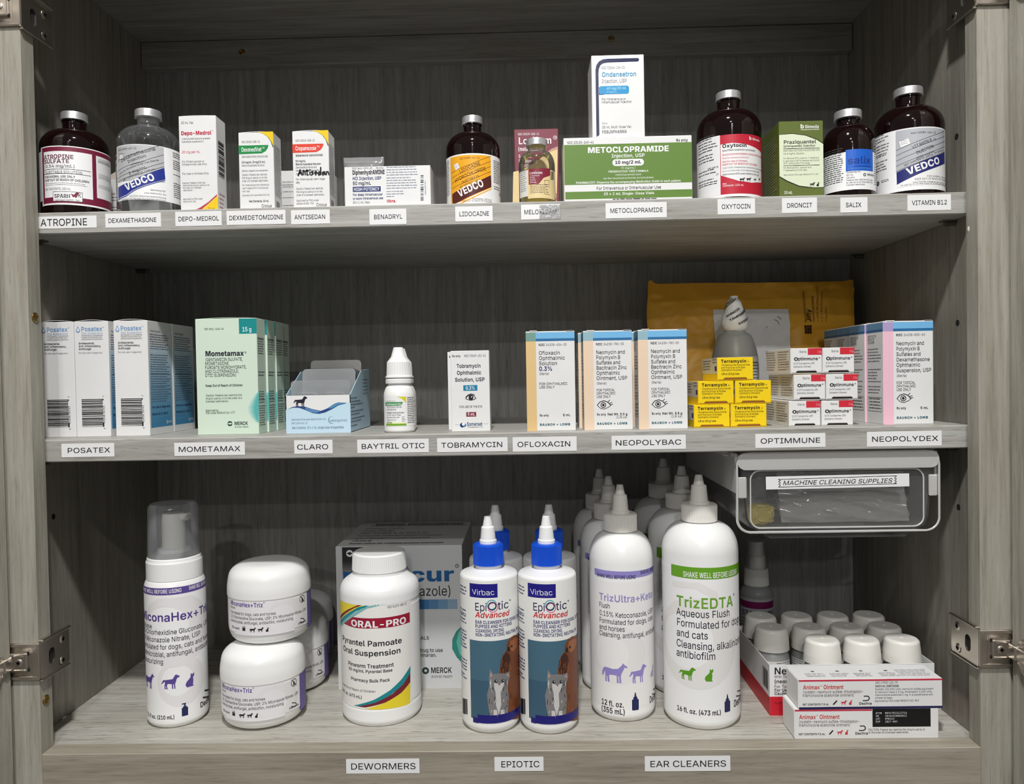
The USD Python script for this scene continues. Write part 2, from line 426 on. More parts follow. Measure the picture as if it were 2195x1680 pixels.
    def shape(self, kind, x, y, h, col, layer=3, flip=False, w=1.0):
        """A small animal or pack figure standing on y, centred on x, h tall."""
        q = FIG[kind]; s = h * self.ky; o = self.xy(x, y)
        if flip: q = affinity.scale(q, -1, 1, origin=(0, 0))
        return self.add(affinity.affine_transform(q, [s * w, 0, 0, s, o[0], o[1]]), col, layer)
    def mesh(self, place):
        """place(u, v, off): millimetres on the panel to points in metres."""
        V, T, C, n = [], [], [], 0
        for v, t, c, l in self.items:
            if (self.cyl or self.bend) and len(t) and np.ptp(v[t][:, :, 0], axis=1).max() > 2.6:   # follow the curve of the bottle
                v3, t = trimesh.remesh.subdivide_to_size(np.c_[v, np.zeros(len(v))], t, 2.4, max_iter=12); v = v3[:, :2]
            V.append(place(v[:, 0], v[:, 1], 0.05 + 0.045 * l)); T.append(t + n); C.append(np.tile(c, (len(v), 1))); n += len(v)
        return np.vstack(V), np.vstack(T), np.vstack(C)

FIG = {
    'dog': poly_rings([(-.62, .62), (-.52, .70), (-.45, .68), (.18, .72), (.30, .90), (.36, 1.0), (.48, 1.02), (.58, .96), (.70, .90), (.70, .82), (.54, .78), (.46, .66), (.42, .50), (.36, .38), (.36, .04), (.42, 0), (.28, 0), (.26, .34), (.20, .36), (.20, .04), (.25, 0), (.12, 0), (.10, .36), (-.20, .40), (-.28, .30), (-.24, .04), (-.18, 0), (-.32, 0), (-.36, .26), (-.40, .24), (-.38, .02), (-.34, 0), (-.47, 0), (-.48, .26), (-.42, .44), (-.46, .58), (-.60, .44), (-.72, .40), (-.74, .44), (-.66, .50)]),
    'cat': poly_rings([(.10, .98), (.15, .88), (.24, .88), (.30, 1.0), (.34, .84), (.32, .72), (.24, .66), (.26, .40), (.22, .10), (.30, 0), (-.22, 0), (-.36, .06), (-.42, .24), (-.44, .50), (-.50, .52), (-.50, .20), (-.40, -.02), (-.20, -.03), (-.32, .20), (-.24, .40), (-.06, .56), (.06, .70), (.06, .84)]),
    'horse': poly_rings([(-.66, .66), (-.58, .74), (-.40, .74), (-.10, .70), (.20, .74), (.40, .92), (.46, 1.04), (.52, .98), (.70, .84), (.68, .78), (.54, .82), (.48, .68), (.38, .50), (.34, .36), (.36, 0), (.26, 0), (.25, .34), (.20, .36), (.22, 0), (.12, 0), (.12, .38), (-.20, .40), (-.32, .34), (-.28, 0), (-.38, 0), (-.42, .30), (-.46, .28), (-.44, 0), (-.54, 0), (-.54, .36), (-.58, .56), (-.66, .30), (-.74, .28), (-.74, .50)]),
    'bird': poly_rings([(-.5, 0), (-.5, .5), (0, .3), (.5, .9), (.2, .2), (.3, 0), (0, .12)]),
    'pump': union_all([sbox(-.20, 0, .20, .58), sbox(-.12, .58, .12, .66), sbox(-.05, .66, .05, .80), sbox(-.18, .80, .08, .88)]),
    'dropper': union_all([rrect(-.20, .20, 0, .62, .06), sbox(-.12, .62, .12, .74), poly_rings([(-.07, .74), (.07, .74), (.02, 1.0), (-.02, 1.0)])]),
    'jar': union_all([rrect(-.42, .42, 0, .5, .12), rrect(-.46, .46, .54, .8, .1), poly_rings([(-.4, .92), (.46, 1.0), (.46, 1.12), (-.4, 1.0)])]),
}

def put_print(parent, art, place, name='printing', m='print_ink'):
    V, T, C = art.mesh(place)
    path = str(parent.GetPath()) + '/' + numbered(parent.GetPath(), name)
    g = usdkit.mesh(stage, path, (V, T), M(m))
    UsdGeom.PrimvarsAPI(g).CreatePrimvar('ink', Sdf.ValueTypeNames.Color3fArray, 'vertex').Set(Vt.Vec3fArray.FromNumpy(C.astype(np.float32)))
    return g.GetPrim()

def front_at(x0, y, z0):
    """Place a panel whose lower left corner is at (x0, y, z0) m and that faces the viewer (-y)."""
    return lambda u, v, o: np.c_[x0 + u * .001, np.full(len(u), y) - o * .001, z0 + v * .001]
def right_at(x, y0, z0):
    return lambda u, v, o: np.c_[np.full(len(u), x) + o * .001, y0 + u * .001, z0 + v * .001]
def left_at(x, y1, z0):
    return lambda u, v, o: np.c_[np.full(len(u), x) - o * .001, y1 - u * .001, z0 + v * .001]
def top_at(x0, y0, z):
    return lambda u, v, o: np.c_[x0 + u * .001, y0 + v * .001, np.full(len(u), z) + o * .001]
def around(R, z0=0.0):
    def f(u, v, o):
        th = u / R; r = (R + o) * .001
        return np.c_[r * np.sin(th), -r * np.cos(th), z0 + v * .001]
    return f
def wrap(R, a0, a1, z0, z1, t=0.08, n=40):
    """A paper label from angle a0 to a1 (degrees, 0 = front) round a bottle of radius R, z0..z1 mm."""
    th = np.radians(np.linspace(a0, a1, n)); r = R + t
    o = np.c_[np.sin(th), -np.cos(th)]
    rings = [np.c_[o * R, np.full(n, z0)], np.c_[o * r, np.full(n, z0)], np.c_[o * r, np.full(n, z1)], np.c_[o * R, np.full(n, z1)]]
    V = np.vstack(rings) * .001; F = []
    i = np.arange(n - 1)
    for k in range(3):
        a, b = k * n, (k + 1) * n
        F += [np.c_[a + i, a + i + 1, b + i + 1], np.c_[a + i, b + i + 1, b + i]]
    return trimesh.Trimesh(V, np.vstack(F), process=False)

def toward_camera(x, y):
    return math.degrees(math.atan2(CAM[0] - x, y - CAM[1]))

def carton(t, W, D, H, m='carton_white', flap=True, bulge=0.0, c=0.35):
    """A folding carton W x D x H mm standing with its front at y = 0 and its left edge at x = 0: body and tuck-in top flap."""
    w, d, h = W * .001, D * .001, H * .001
    part(t, 'body', boxm(0, w, 0, d, 0, h - .0004, c * .001), m)
    if flap:
        n = 9; xs = np.linspace(.0004, w - .0004, n); arch = bulge * .001 * np.sin(np.linspace(0, np.pi, n)) + h - .00035
        up = np.c_[xs, arch]; lo = np.c_[xs[::-1], arch[::-1] - .0004]
        part(t, 'top_flap', prism(poly_rings(np.vstack([up, lo])), .0002, d - .0003), m)
    return t

# ------------------------------------------------------------------ the cabinet
W, T = 0.840, 0.0189                       # opening between the stiles, thickness of the face frame
XL, XR = -0.0282, 0.8492                   # inner faces of the side panels
YB, YN, YS = 0.2880, 0.2736, 0.0226        # back panel, nailing rail, front edge of the shelves
ZA, ZA0, ZB, ZB0 = 0.4926, 0.4728, 0.2827, 0.2620
ZF, ZC, ZN = -0.0024, 0.7578, 0.7246       # cabinet floor, ceiling, bottom of the nailing rail
ZT = 0.715                                 # bottom of the top rail of the face frame (outside the picture)
cab = thing('wall_cabinet', 'open grey-stained wooden wall cabinet holding all the medicines', 'cabinet')
part(cab, 'side_panel', boxm(XL - .013, XL, T, YB + .006, -.03, ZC + .013), 'wood_side')
part(cab, 'side_panel', boxm(XR, XR + .013, T, YB + .006, -.03, ZC + .013), 'wood_side')
part(cab, 'back_panel', boxm(XL, XR, YB, YB + .006, -.03, ZC + .013), 'wood_deep')
part(cab, 'bottom_panel', boxm(XL, XR, T, YB, ZF - .013, ZF), 'wood_base')
part(cab, 'top_panel', boxm(XL, XR, T, YB, ZC, ZC + .013), 'wood_top')
nr = part(cab, 'nailing_rail', boxm(XL + .0006, XR - .0006, YN, YB, ZN, ZC - .0006, .0008), 'wood_top')
for sx, z in ((0.0991, .7416), (0.5553, .7460)):
    scr = lathe([(0, 0), (3.6, 0), (3.6, 1.0, .5), (2.2, 1.6), (1.4, .7), (0, .7)], 24)
    part(nr, 'screw', moved(scr, (sx, YN, z), rx=90), 'brass', 40)
SW = 0.0445                                # width of a stile
for x0, x1 in ((-SW, 0), (W, W + SW)):
    part(cab, 'stile', boxm(x0, x1, 0, T, -.045, ZC + .03, .0007), 'wood_upright')
part(cab, 'bottom_rail', boxm(0, W, 0, T, -.045, 0, .0008), 'wood_rail')
part(cab, 'top_rail', boxm(0, W, 0, T, ZT, ZC + .03, .0008), 'wood_rail')
# open doors, swung out beside the frame
for side, x0 in ((-1, -SW + .0105), (1, W + SW - .0165)):
    xa, xb = (x0 - .019, x0) if side < 0 else (x0, x0 + .019)
    if side < 0: xa, xb = -.0415, -.0225
    else: xa, xb = W + .0247, W + .0437
    ang = 7.0 * side
    piv = np.array([xb if side < 0 else xa, -.0040, 0])
    d = boxm((xa - xb) if side < 0 else 0, 0 if side < 0 else (xb - xa), -.42, 0, -.045, ZC + .03, .001)
    dm = moved(d, piv, rz=ang if side > 0 else ang)
    part(cab, 'door', dm, 'wood_upright')

def screw_head(R, face, at, cross=True):
    """A round cross-head screw; face is the direction it looks (+x, -x or -y)."""
    body = lathe([(0, 0), (R, 0), (R, .5, .4), (R * .62, 1.1), (0, 1.2)], 20)
    a, b = R * .0011, R * .00024
    slot = join(boxm(-a * .5, a * .5, -b, b, .00105, .0013, 0), boxm(-b, b, -a * .5, a * .5, .00105, .0013, 0))
    r = dict(rx=90) if face == '-y' else (dict(ry=90) if face == '+x' else dict(ry=-90))
    return moved(body, at, **r), moved(slot, at, **r)

def hinge(zc, s, label):
    """A compact wrap-round hinge: a plate folded round the stile edge, the adjusting arm on it, and the cup on the door. s = +1 on the left stile, -1 on the right."""
    X0 = 0.0 if s > 0 else W
    X = lambda a: X0 + s * a
    def bx(a, b, y0, y1, z0, z1, c=.0005):
        a, b = sorted((X(a), X(b))); return boxm(a, b, y0, y1, zc + z0, zc + z1, c)
    hp = part(cab, 'hinge', join(bx(-.026, .0016, -.0016, .0, -.0165, .0165, .0007),
                                 bx(-.026, .0006, -.0032, -.0014, .0130, .0165, .0007), bx(-.026, .0006, -.0032, -.0014, -.0165, -.0130, .0007),
                                 bx(-.0045, .0022, -.0030, -.0010, -.0165, .0165, .0009)), 'nickel')
    # wing along the inner edge of the stile and on into the cabinet, with raised rims and openings
    outline = rrect(.0005, .0440, -.0185, .0185, .005)
    hole = rrect(.0125, .0215, -.0085, .0065, .0044); slot2 = rrect(.0275, .0360, -.0150, -.0070, .0038)
    wing = outline.difference(hole).difference(slot2)
    w = trimesh.creation.extrude_polygon(wing, .0016, engine='earcut'); v = w.vertices.copy()
    w.vertices = np.c_[X0 + s * (.0004 + v[:, 2]), v[:, 0] - .0006, zc + v[:, 1]]
    if s < 0: w.invert()
    part(hp, 'wing', w, 'nickel')
    part(hp, 'wing_rim', bx(.0004, .0050, -.0010, .0425, .0165, .0190, .0009), 'nickel'); part(hp, 'wing_rim', bx(.0004, .0036, -.0010, .0425, -.0190, -.0172, .0008), 'nickel')
    part(hp, 'slot_shadow', bx(.0001, .0004, .0120, .0189, -.0090, .0070, 0), 'dark_hole')
    part(hp, 'slot_shadow', join(bx(-.0012, .0003, .0189, .0222, -.0092, .0072, 0)), 'dark_hole'); part(hp, 'slot_shadow', bx(-.0012, .0003, .0268, .0368, -.0158, -.0062, 0), 'dark_hole')
    for yy, zz in ((.0325, .0090), (.0318, -.0108)):
        b, c = screw_head(4.0, '+x' if s > 0 else '-x', (X(.0018), yy, zc + zz))
        part(hp, 'screw', b, 'nickel', 40); part(hp, 'screw_slot', c, 'dark_hole')
    # arm
    part(hp, 'arm', join(bx(-.0225, -.0080, -.0046, -.0014, -.0082, .0082, .0008), bx(-.0225, -.0090, -.0058, -.0040, .0060, .0085, .0007), bx(-.0225, -.0090, -.0058, -.0040, -.0085, -.0060, .0007),
                         bx(-.0226, -.0196, -.0160, -.0040, -.0062, .0062, .0009)), 'nickel')
    part(hp, 'slot_shadow', join(bx(-.0090, -.0072, -.0020, -.0015, .0058, .0088, 0), bx(-.0090, -.0072, -.0020, -.0015, -.0088, -.0058, 0)), 'dark_hole')
    b, c = screw_head(3.4, '-y', (X(-.0150), -.0046, zc))
    part(hp, 'screw', b, 'nickel', 40); part(hp, 'screw_slot', c, 'dark_hole')
    # cup let into the door, seen edge-on
    cup = lathe([(0, -3), (17, -3), (17, 1.0, .5), (14.5, 1.4), (13, .3), (0, .3)], 40)
    part(hp, 'cup', moved(cup, (X(-.0232), -.030, zc), ry=90 * s), 'nickel', 40)
    part(hp, 'cup_arm', bx(-.0236, -.0206, -.0320, -.0150, -.0056, .0056, .0010), 'nickel')
    return hp
hinge(0.0850, 1, 0); hinge(0.6690, 1, 0); hinge(0.0880, -1, 0); hinge(0.6640, -1, 0)
# brass screw caps in the stile edge, a chip of paint, shelf-pin holes in the sides
for x, y, z in ((0.0, .0092, .3952), (0.0, .0085, .0461)):
    cap = lathe([(0, 0), (4.4, 0), (4.4, .8, .5), (3.2, 1.3), (2.6, .7), (0, .7)], 24)
    part(cab, 'screw', moved(cap, (x, y, z), ry=90), 'brass', 40)
chip = trimesh.creation.icosphere(2, .0022); chip.vertices *= (0.35, .8, 1.3); chip.vertices += meshkit.fbm(chip.vertices * 900)[:, None] * .0004
part(cab, 'paint_chip', moved(chip, (W, .0146, .4573)), 'chip_white', True)
for x, y in ((XL + .0006, .0790), (XR - .0006, .0860)):
    c2 = chip.copy(); c2.vertices = c2.vertices * (1.0, 2.2, .4)
    part(cab, 'paint_chip', moved(c2, (x, y, ZF + .0006)), 'chip_white', True)
for x, s, y, z in ((XL, 1, .0726, .2028), (XR, -1, .0492, .5499), (XR, -1, .0497, .3767), (XR, -1, .0502, .2035)):
    plug = lathe([(0, -.2), (3.0, -.2), (3.0, .12), (0, .12)], 20)
    part(cab, 'pin_hole', moved(plug, (x, y, z), ry=90 * s), 'dark_hole')

# ------------------------------------------------------------------ shelves with their name strips
LAB = 0.00025
def shelf(z0, z1, label, strips):
    t = thing('shelf', label, 'shelf')
    part(t, 'board', boxm(XL + .001, XR - .001, YS, YB - .001, z0, z1, .0009), 'wood_lengthwise')
    for x, sgn in ((XL, 1), (XR, -1)):
        for y in (.052, .250):
            pin = join(lathe([(0, 0), (2.6, 0), (2.6, 14), (0, 14)], 16))
            part(t, 'shelf_pin', moved(pin, (x - sgn * .004, y, z0 - .0026), ry=90 * sgn), 'steel_pin', 40)
            part(t, 'shelf_pin', boxm(min(x + sgn * .0005, x + sgn * .014), max(x + sgn * .0005, x + sgn * .014), y - .004, y + .004, z0 - .0016, z0), 'steel_pin')
    for s in strips: strip(t, YS, *s)
    return t
def strip(t, y, text, xa, za, xb, zb, hcap, tx0, tx1, rot, bold=0, glare=False):
    """A white tape label: lower left (xa, za), width, height in mm, lettering from tx0 to tx1 (shares of the width)."""
    w, h = xb, zb
    c, s = math.cos(math.radians(rot)), math.sin(math.radians(rot))
    m = boxm(0, w * .001, -LAB, 0, 0, h * .001, 0)
    m = moved(m, (xa, y, za), ry=-rot)
    lab = part(t, 'name_strip', m, 'tape')
    a = Art().flat(0, w, 0, h, w, h)
    a.text(text, tx0 * w, h * .5 + hcap * .5, hcap, (38, 38, 42), x1=tx1 * w, bold=bold)
    def place(u, v, o):
        return np.c_[xa + (u * c - v * s) * .001, np.full(len(u), y - LAB) - o * .001, za + (u * s + v * c) * .001]
    put_print(lab, a, place, 'lettering')
shelf_top = shelf(ZA0, ZA, 'upper grey wooden shelf carrying the amber vials and injection cartons', [
    ('ATROPINE', -0.0028, 0.4778, 54.4, 11.1, 6.4, 0.04, 0.848, 0.0),
    ('DEXAMETHASONE', 0.0599, 0.4774, 51.6, 12.8, 4.0, 0.05, 0.924, 0.0),
    ('DEPO-MEDROL', 0.1249, 0.4773, 42.8, 13.2, 4.0, 0.061, 0.949, 0.0),
    ('DEXMEDETOMIDINE', 0.1724, 0.4774, 54.3, 12.8, 4.0, 0.04, 0.968, 0.0),
    ('ANTISEDAN', 0.2319, 0.4768, 35.6, 12.8, 4.0, 0.084, 0.892, 0.0),
    ('BENADRYL', 0.3039, 0.4748, 33.8, 14.0, 4.0, 0.114, 0.899, 0.0),
    ('LIDOCAINE', 0.3825, 0.476, 34.0, 13.5, 4.0, 0.1, 0.912, 0.0),
    ('MELOXICAM', 0.4425, 0.4764, 35.6, 13.5, 4.0, 0.071, 0.917, 0.0),
    ('METOCLOPRAMIDE', 0.5192, 0.4757, 55.2, 13.9, 4.0, 0.069, 0.939, 0.0),
    ('OXYTOCIN', 0.6203, 0.4771, 33.6, 13.9, 4.0, 0.1, 0.887, 0.0),
    ('DRONCIT', 0.6781, 0.4771, 31.4, 13.4, 4.0, 0.133, 0.867, 0.0),
    ('SALIX', 0.7304, 0.4764, 24.2, 13.4, 4.0, 0.19, 0.776, 0.0),
    ('VITAMIN B12', 0.7903, 0.4766, 38.6, 14.2, 4.0, 0.097, 0.914, 0.0),
])
shelf_mid = shelf(ZB0, ZB, 'middle grey wooden shelf carrying the eye and ear medicine cartons', [
    ('POSATEX', 0.0128, 0.2665, 49.4, 12.5, 4.6, 0.106, 0.929, 0.0),
    ('MOMETAMAX', 0.1184, 0.2661, 65.6, 12.1, 4.6, 0.053, 0.94, 0.0),
    ('CLARO', 0.2299, 0.2663, 35.4, 12.5, 4.6, 0.061, 0.902, 0.0),
    ('BAYTRIL OTIC', 0.2882, 0.266, 65.8, 12.4, 4.6, 0.052, 0.948, 0.0),
    ('TOBRAMYCIN', 0.3618, 0.2657, 64.6, 12.8, 4.6, 0.053, 0.934, 0.0),
    ('OFLOXACIN', 0.4311, 0.2651, 58.4, 13.2, 4.6, 0.066, 0.912, 0.0),
    ('NEOPOLYBAC', 0.5214, 0.2653, 67.4, 12.8, 4.6, 0.044, 0.943, 0.0),
    ('OPTIMMUNE', 0.6518, 0.265, 63.1, 12.7, 4.6, 0.067, 0.933, 0.0),
    ('NEOPOLYDEX', 0.7523, 0.2646, 66.9, 13.5, 4.6, 0.056, 0.956, 0.0),
])
for s in [
    ('DEWORMERS', 0.277, -0.0196, 65.9, 13.1, 5.5, 0.057, 0.955, 0.0),
    ('EPIOTIC', 0.4102, -0.0183, 43.8, 12.6, 5.5, 0.124, 0.924, 0.0),
    ('EAR CLEANERS', 0.5441, -0.0194, 75.6, 13.4, 5.5, 0.055, 0.956, 0.0),
]: strip(cab, 0.0, *s)
# a crinkled piece of clear tape over one strip
gx, gz = np.meshgrid(np.linspace(.4590, .4784, 40), np.linspace(.4768, .4898, 28), indexing='ij')
gy = YS - .0005 - .0012 * np.abs(meshkit.fbm(np.stack([gx * 420, gz * 420, gx * 0], -1), 3, 3) - .5)
i_ = np.arange(40 * 28).reshape(40, 28); q_ = np.c_[i_[:-1, :-1].ravel(), i_[1:, :-1].ravel(), i_[1:, 1:].ravel(), i_[:-1, 1:].ravel()]
part(shelf_top, 'clear_tape', (np.c_[gx.ravel(), gy.ravel(), gz.ravel()], q_), 'tape_clear', True)

# ------------------------------------------------------------------ upper shelf
WH, INK, GREY = (244, 244, 244), (28, 28, 32), (96, 96, 100)
VP = dict(track=0.02)

def vial(name, label, x, y, z, R, Hs, Rn, zn, Rc, zc0, zc1, glass='amber_glass', liquid=None, cat='bottle', group=None, sh=0.55):
    """Injection vial: R body radius, Hs height where the shoulder starts, Rn and zn neck radius and foot of the neck, Rc the crimp cap from zc0 to zc1."""
    t = thing(name, label, cat, (x, y, z), toward_camera(x, y), group)
    n = 11; arc = []
    for a in np.linspace(0, 1, n):                     # shoulder: a quarter of a superellipse
        th = a * math.pi / 2
        arc.append((Rn + 1 + (R - Rn - 1) * math.cos(th) ** (2 * sh), Hs + (zn - Hs) * math.sin(th) ** 0.95))
    pts = [(0, .8), (R * .72, .8), (R * .78, 0), (R - 1.6, 0), (R, 2.2)] + arc + [(Rn, zn + 1.5), (Rn, zc0 - 1.5), (Rn + .8, zc0 - .6), (Rn + .8, zc0), (0, zc0)]
    part(t, 'body', lathe(pts, 72), glass, 40)
    if liquid:
        part(t, 'liquid', lathe([(0, 1.6), (R - 2.2, 1.6, 1), (R - 1.3, 3), (R - 1.3, liquid), (0, liquid)], 48), 'liquid_yellow' if liquid < 40 else 'clear_glass', 40)
    cap = lathe([(0, zc0), (Rn - .3, zc0 - .1), (Rc * .94, zc0), (Rc, zc0 + .6), (Rc, zc0 + 1.2), (Rc - .25, zc0 + 1.5), (Rc - .25, zc1 - 1.2), (Rc - .7, zc1 - .3), (Rc - 1.6, zc1), (Rc * .45, zc1), (Rc * .42, zc1 - .4), (0, zc1 - .4)], 56)
    part(t, 'crimp_cap', cap, 'aluminium', 40)
    return t

def label_round(t, R, a0, a1, z0, z1, art, m='paper'):
    l = part(t, 'label', wrap(R, a0, a1, z0, z1), m, 30)
    put_print(l, art, around(R + .08), 'printing')
    return l

def vedco(a, top, bot, L, Rr, c1, c2, tcol, words, logo):
    pass

# amber vial, white label framed in dark red
t = vial('medicine_vial', 'amber vial with white label framed in dark red, beside the left stile', .0133, .0570, ZA, 30.0, 66, 10.2, 84, 12.0, 93.5, 101.5)
a = Art().round(30.0, 501, 337, 1242, .0862, 97, at=(0.0133, 0.057))
red = (122, 30, 58)
a.rect(200, 528, 836, 1145, red, 0).rect(215, 575, 655, 1068, WH, 1).rect(692, 618, 836, 1080, WH, 1).rect(168, 560, 196, 1095, WH, 1).rect(200, 1130, 836, 1148, WH, 1)
a.text('ATROPINE', 217, 644, 43, (92, 30, 52), 488, kind='serif', bold=1).text('SULFATE', 217, 692, 42, (92, 30, 52), 448, kind='serif', bold=1).text('(0.54 mg/mL)', 217, 738, 32, (60, 50, 60), 497, kind='serif')
a.rect(217, 765, 640, 770, INK, 2).rect(217, 812, 640, 817, INK, 2).text('INJECTABLE SOLUTION', 222, 803, 30, (70, 70, 75), 562)
a.text('FOR ANIMAL USE ONLY', 222, 848, 24, INK, 495, bold=1).text('KEEP OUT OF REACH OF CHILDREN', 222, 884, 24, INK, 622, bold=1)
a.small(222, 640, 915, 2, 18, 8, GREY, 1, .25).text('NET CONTENTS: 100 mL', 222, 980, 24, (80, 80, 86), 452)
a.rect(288, 1006, 558, 1112, WH, 2).frame(288, 1006, 558, 1112, 4, INK, 3).text('SPARH', 300, 1062, 40, (52, 46, 56), 446, kind='serif', bold=1).text('K', 512, 1062, 40, (52, 46, 56), 545, kind='serif').text('LABORATORIES, INC.', 298, 1100, 24, (92, 84, 96), 545)
a.poly([(450, 1020), (478, 1036), (500, 1010), (530, 1018), (512, 1040), (498, 1072), (484, 1056), (470, 1062)], red, 4)
for k, yy in enumerate((655, 680, 820, 850, 940)): a.small(712, 830, yy, 3 if k % 2 == 0 else 2, 15, 7, GREY, 10 + k, .15)
label_round(t, 30.0, -68, 84, 8, 62.5, a)

# white carton with an opened flap behind
t = thing('medicine_carton', 'white carton with a loose pinkish flap, half hidden behind two vials', 'carton', (.0150, .100, ZA))
carton(t, 58, 40, 50, 'carton_grey', False)
fl = []
for k in range(9):
    u = k / 8.0; fl.append((.004 + .05 * u, .052 + .016 * math.sin(u * 1.9)))
part(t, 'open_flap', prism(poly_rings([(.004, .050)] + fl + [(.056, .050)]), .001, .0018), 'carton_inside')
a = Art().flat(0, 58, 0, 50, 58, 50)
a.line([(15.5, 4), (17, 7), (20, 7), (21.5, 3.5)], 1.1, INK).text('(atropine) Inj. USP', 2, 16, 2.4, GREY, 24)
for k, y in enumerate((19, 22, 29, 32, 35, 41, 46)): a.small(3, 25, y, 1, 2, 1.3, (70, 70, 76), 30 + k, .2)
put_print(t, a, front_at(0, 0, 0))

# clear vial with a silver and blue label
t = vial('medicine_vial', 'clear glass vial with silver and white label crossed by a blue band', .0852, .0575, ZA, 29.3, 66, 10.0, 86, 12.2, 94.5, 102.5, 'clear_glass', 60)
a = Art().round(29.3, 1283, 323, 1232, .0871, 97, at=(0.0852, 0.0575))
a.rect(985, 522, 1420, 900, (186, 187, 190), 1).poly([(985, 965), (1100, 905), (1420, 765), (1427, 888), (1300, 920), (1150, 975), (1060, 1040), (985, 1085)], (32, 48, 140), 2)
a.poly([(985, 1090), (1060, 1046), (1150, 981), (1300, 926), (1427, 894), (1427, 902), (1300, 935), (1150, 992), (1060, 1058), (985, 1100)], (70, 86, 160), 3).poly([(985, 1088), (1150, 980), (1427, 892), (1427, 1100), (985, 1100)], WH, 1)
for dy in (0, 108, 190, 232): a.line([(985, 690 + dy * .95), (1200, 590 + dy), (1420, 515 + dy * 1.02)], 4, INK, 2)
a.text('NDC 50989-437-12', 1000, 562, 17, INK, 1165).text('Dexamethasone', 1025, 698, 38, INK, 1345, rot=21).text('Injection', 1085, 706, 32, INK, 1257, rot=20).text('VETERINARY', 1110, 734, 15, INK, 1245, rot=17)
a.text('100 mL Multiple Dose Vial Sterile', 1003, 832, 17, INK, 1372, rot=21.5).text('2 mg/mL', 1090, 832, 30, INK, 1262, rot=22).text('NET CONTENTS: 100 mL', 1033, 900, 18, INK, 1338, rot=21)
a.text('VEDCO', 1062, 1002, 76, WH, 1335, bold=2, rot=22, layer=4).rect(1003, 600, 1043, 660, WH, 2).frame(1003, 600, 1043, 660, 4, INK, 3).small(1010, 1038, 615, 3, 14, 5, INK, 3, .1)
a.text('Approved by FDA', 1283, 1000, 17, INK, 1425).text('under NADA # 200-324', 1225, 1030, 15, INK, 1432).text('CAUTION: Federal law restricts this drug', 1090, 1062, 14, INK, 1430).text('to use by or on the order of a licensed veterinarian.', 1020, 1092, 13, INK, 1432)
for k, (yy, n) in enumerate(((605, 3), (690, 5), (840, 1), (935, 2), (975, 6))): a.small(1505, 1602, yy, n, 22, 11, INK, 50 + k, .1)
label_round(t, 29.3, -70, 86, 11.5, 62.5, a)

# white carton with a yellow corner at the foot
t = thing('medicine_carton', 'tall white carton with red heading and a yellow foot corner, right of the clear vial', 'carton', (.1268, .0300, ZA))
carton(t, 34.8, 22, 88, bulge=.5)
a = Art().flat(1603, 2005, 190, 1215, 34.8, 88, .037)
a.text('20 mL Vial', 1632, 278, 26, GREY, 1765).text('Depo-Medrol', 1634, 398, 42, (196, 44, 74), 1962, bold=2).text('®', 1966, 366, 14, (196, 44, 74))
a.text('(methylprednisolone acetate', 1640, 446, 18, GREY, 1950).text('injectable suspension)', 1640, 477, 18, GREY, 1880).text('20 mg per mL', 1645, 592, 26, (206, 70, 92), 1845)
a.text('For Intramuscular or', 1648, 692, 21, GREY, 1890).text('Intrasynovial Use Only', 1648, 722, 21, GREY, 1918).text('For Use in Animals Only', 1652, 822, 21, GREY, 1940)
a.text('Caution: Federal (USA) law', 1655, 920, 17, (70, 70, 74), 1905).text('restricts this drug to use by or on', 1658, 946, 17, GREY, 1950).text('the order of a licensed', 1660, 972, 17, GREY, 1860).text('veterinarian.', 1662, 998, 17, GREY, 1770).text('Approved by FDA under', 1664, 1092, 17, GREY, 1875).text('NADA # 012-204', 1666, 1120, 17, GREY, 1805)
a.poly([(1770, 1215), (1850, 1178), (1940, 1120), (2030, 1040), (2030, 1058), (1950, 1128), (1885, 1182), (1850, 1215)], (190, 60, 76), 1).poly([(1850, 1215), (1900, 1176), (1960, 1124), (2042, 1052), (2042, 1215)], (246, 204, 30), 2).text('20 mL', 1930, 1206, 26, (120, 90, 10), 2020)
put_print(t, a, front_at(0, 0, 0))
b = Art().flat(0, 22, 0, 88, 22, 88); b.bars(4, 17, 22, 56, 22, upright=False).small(4, 17, 72, 4, 4, 1.6, (170, 90, 110), 3, .5).text('(01)00300093', 18.4, 50, 1.8, INK, rot=90)
put_print(t, b, right_at(.0348, 0, 0))

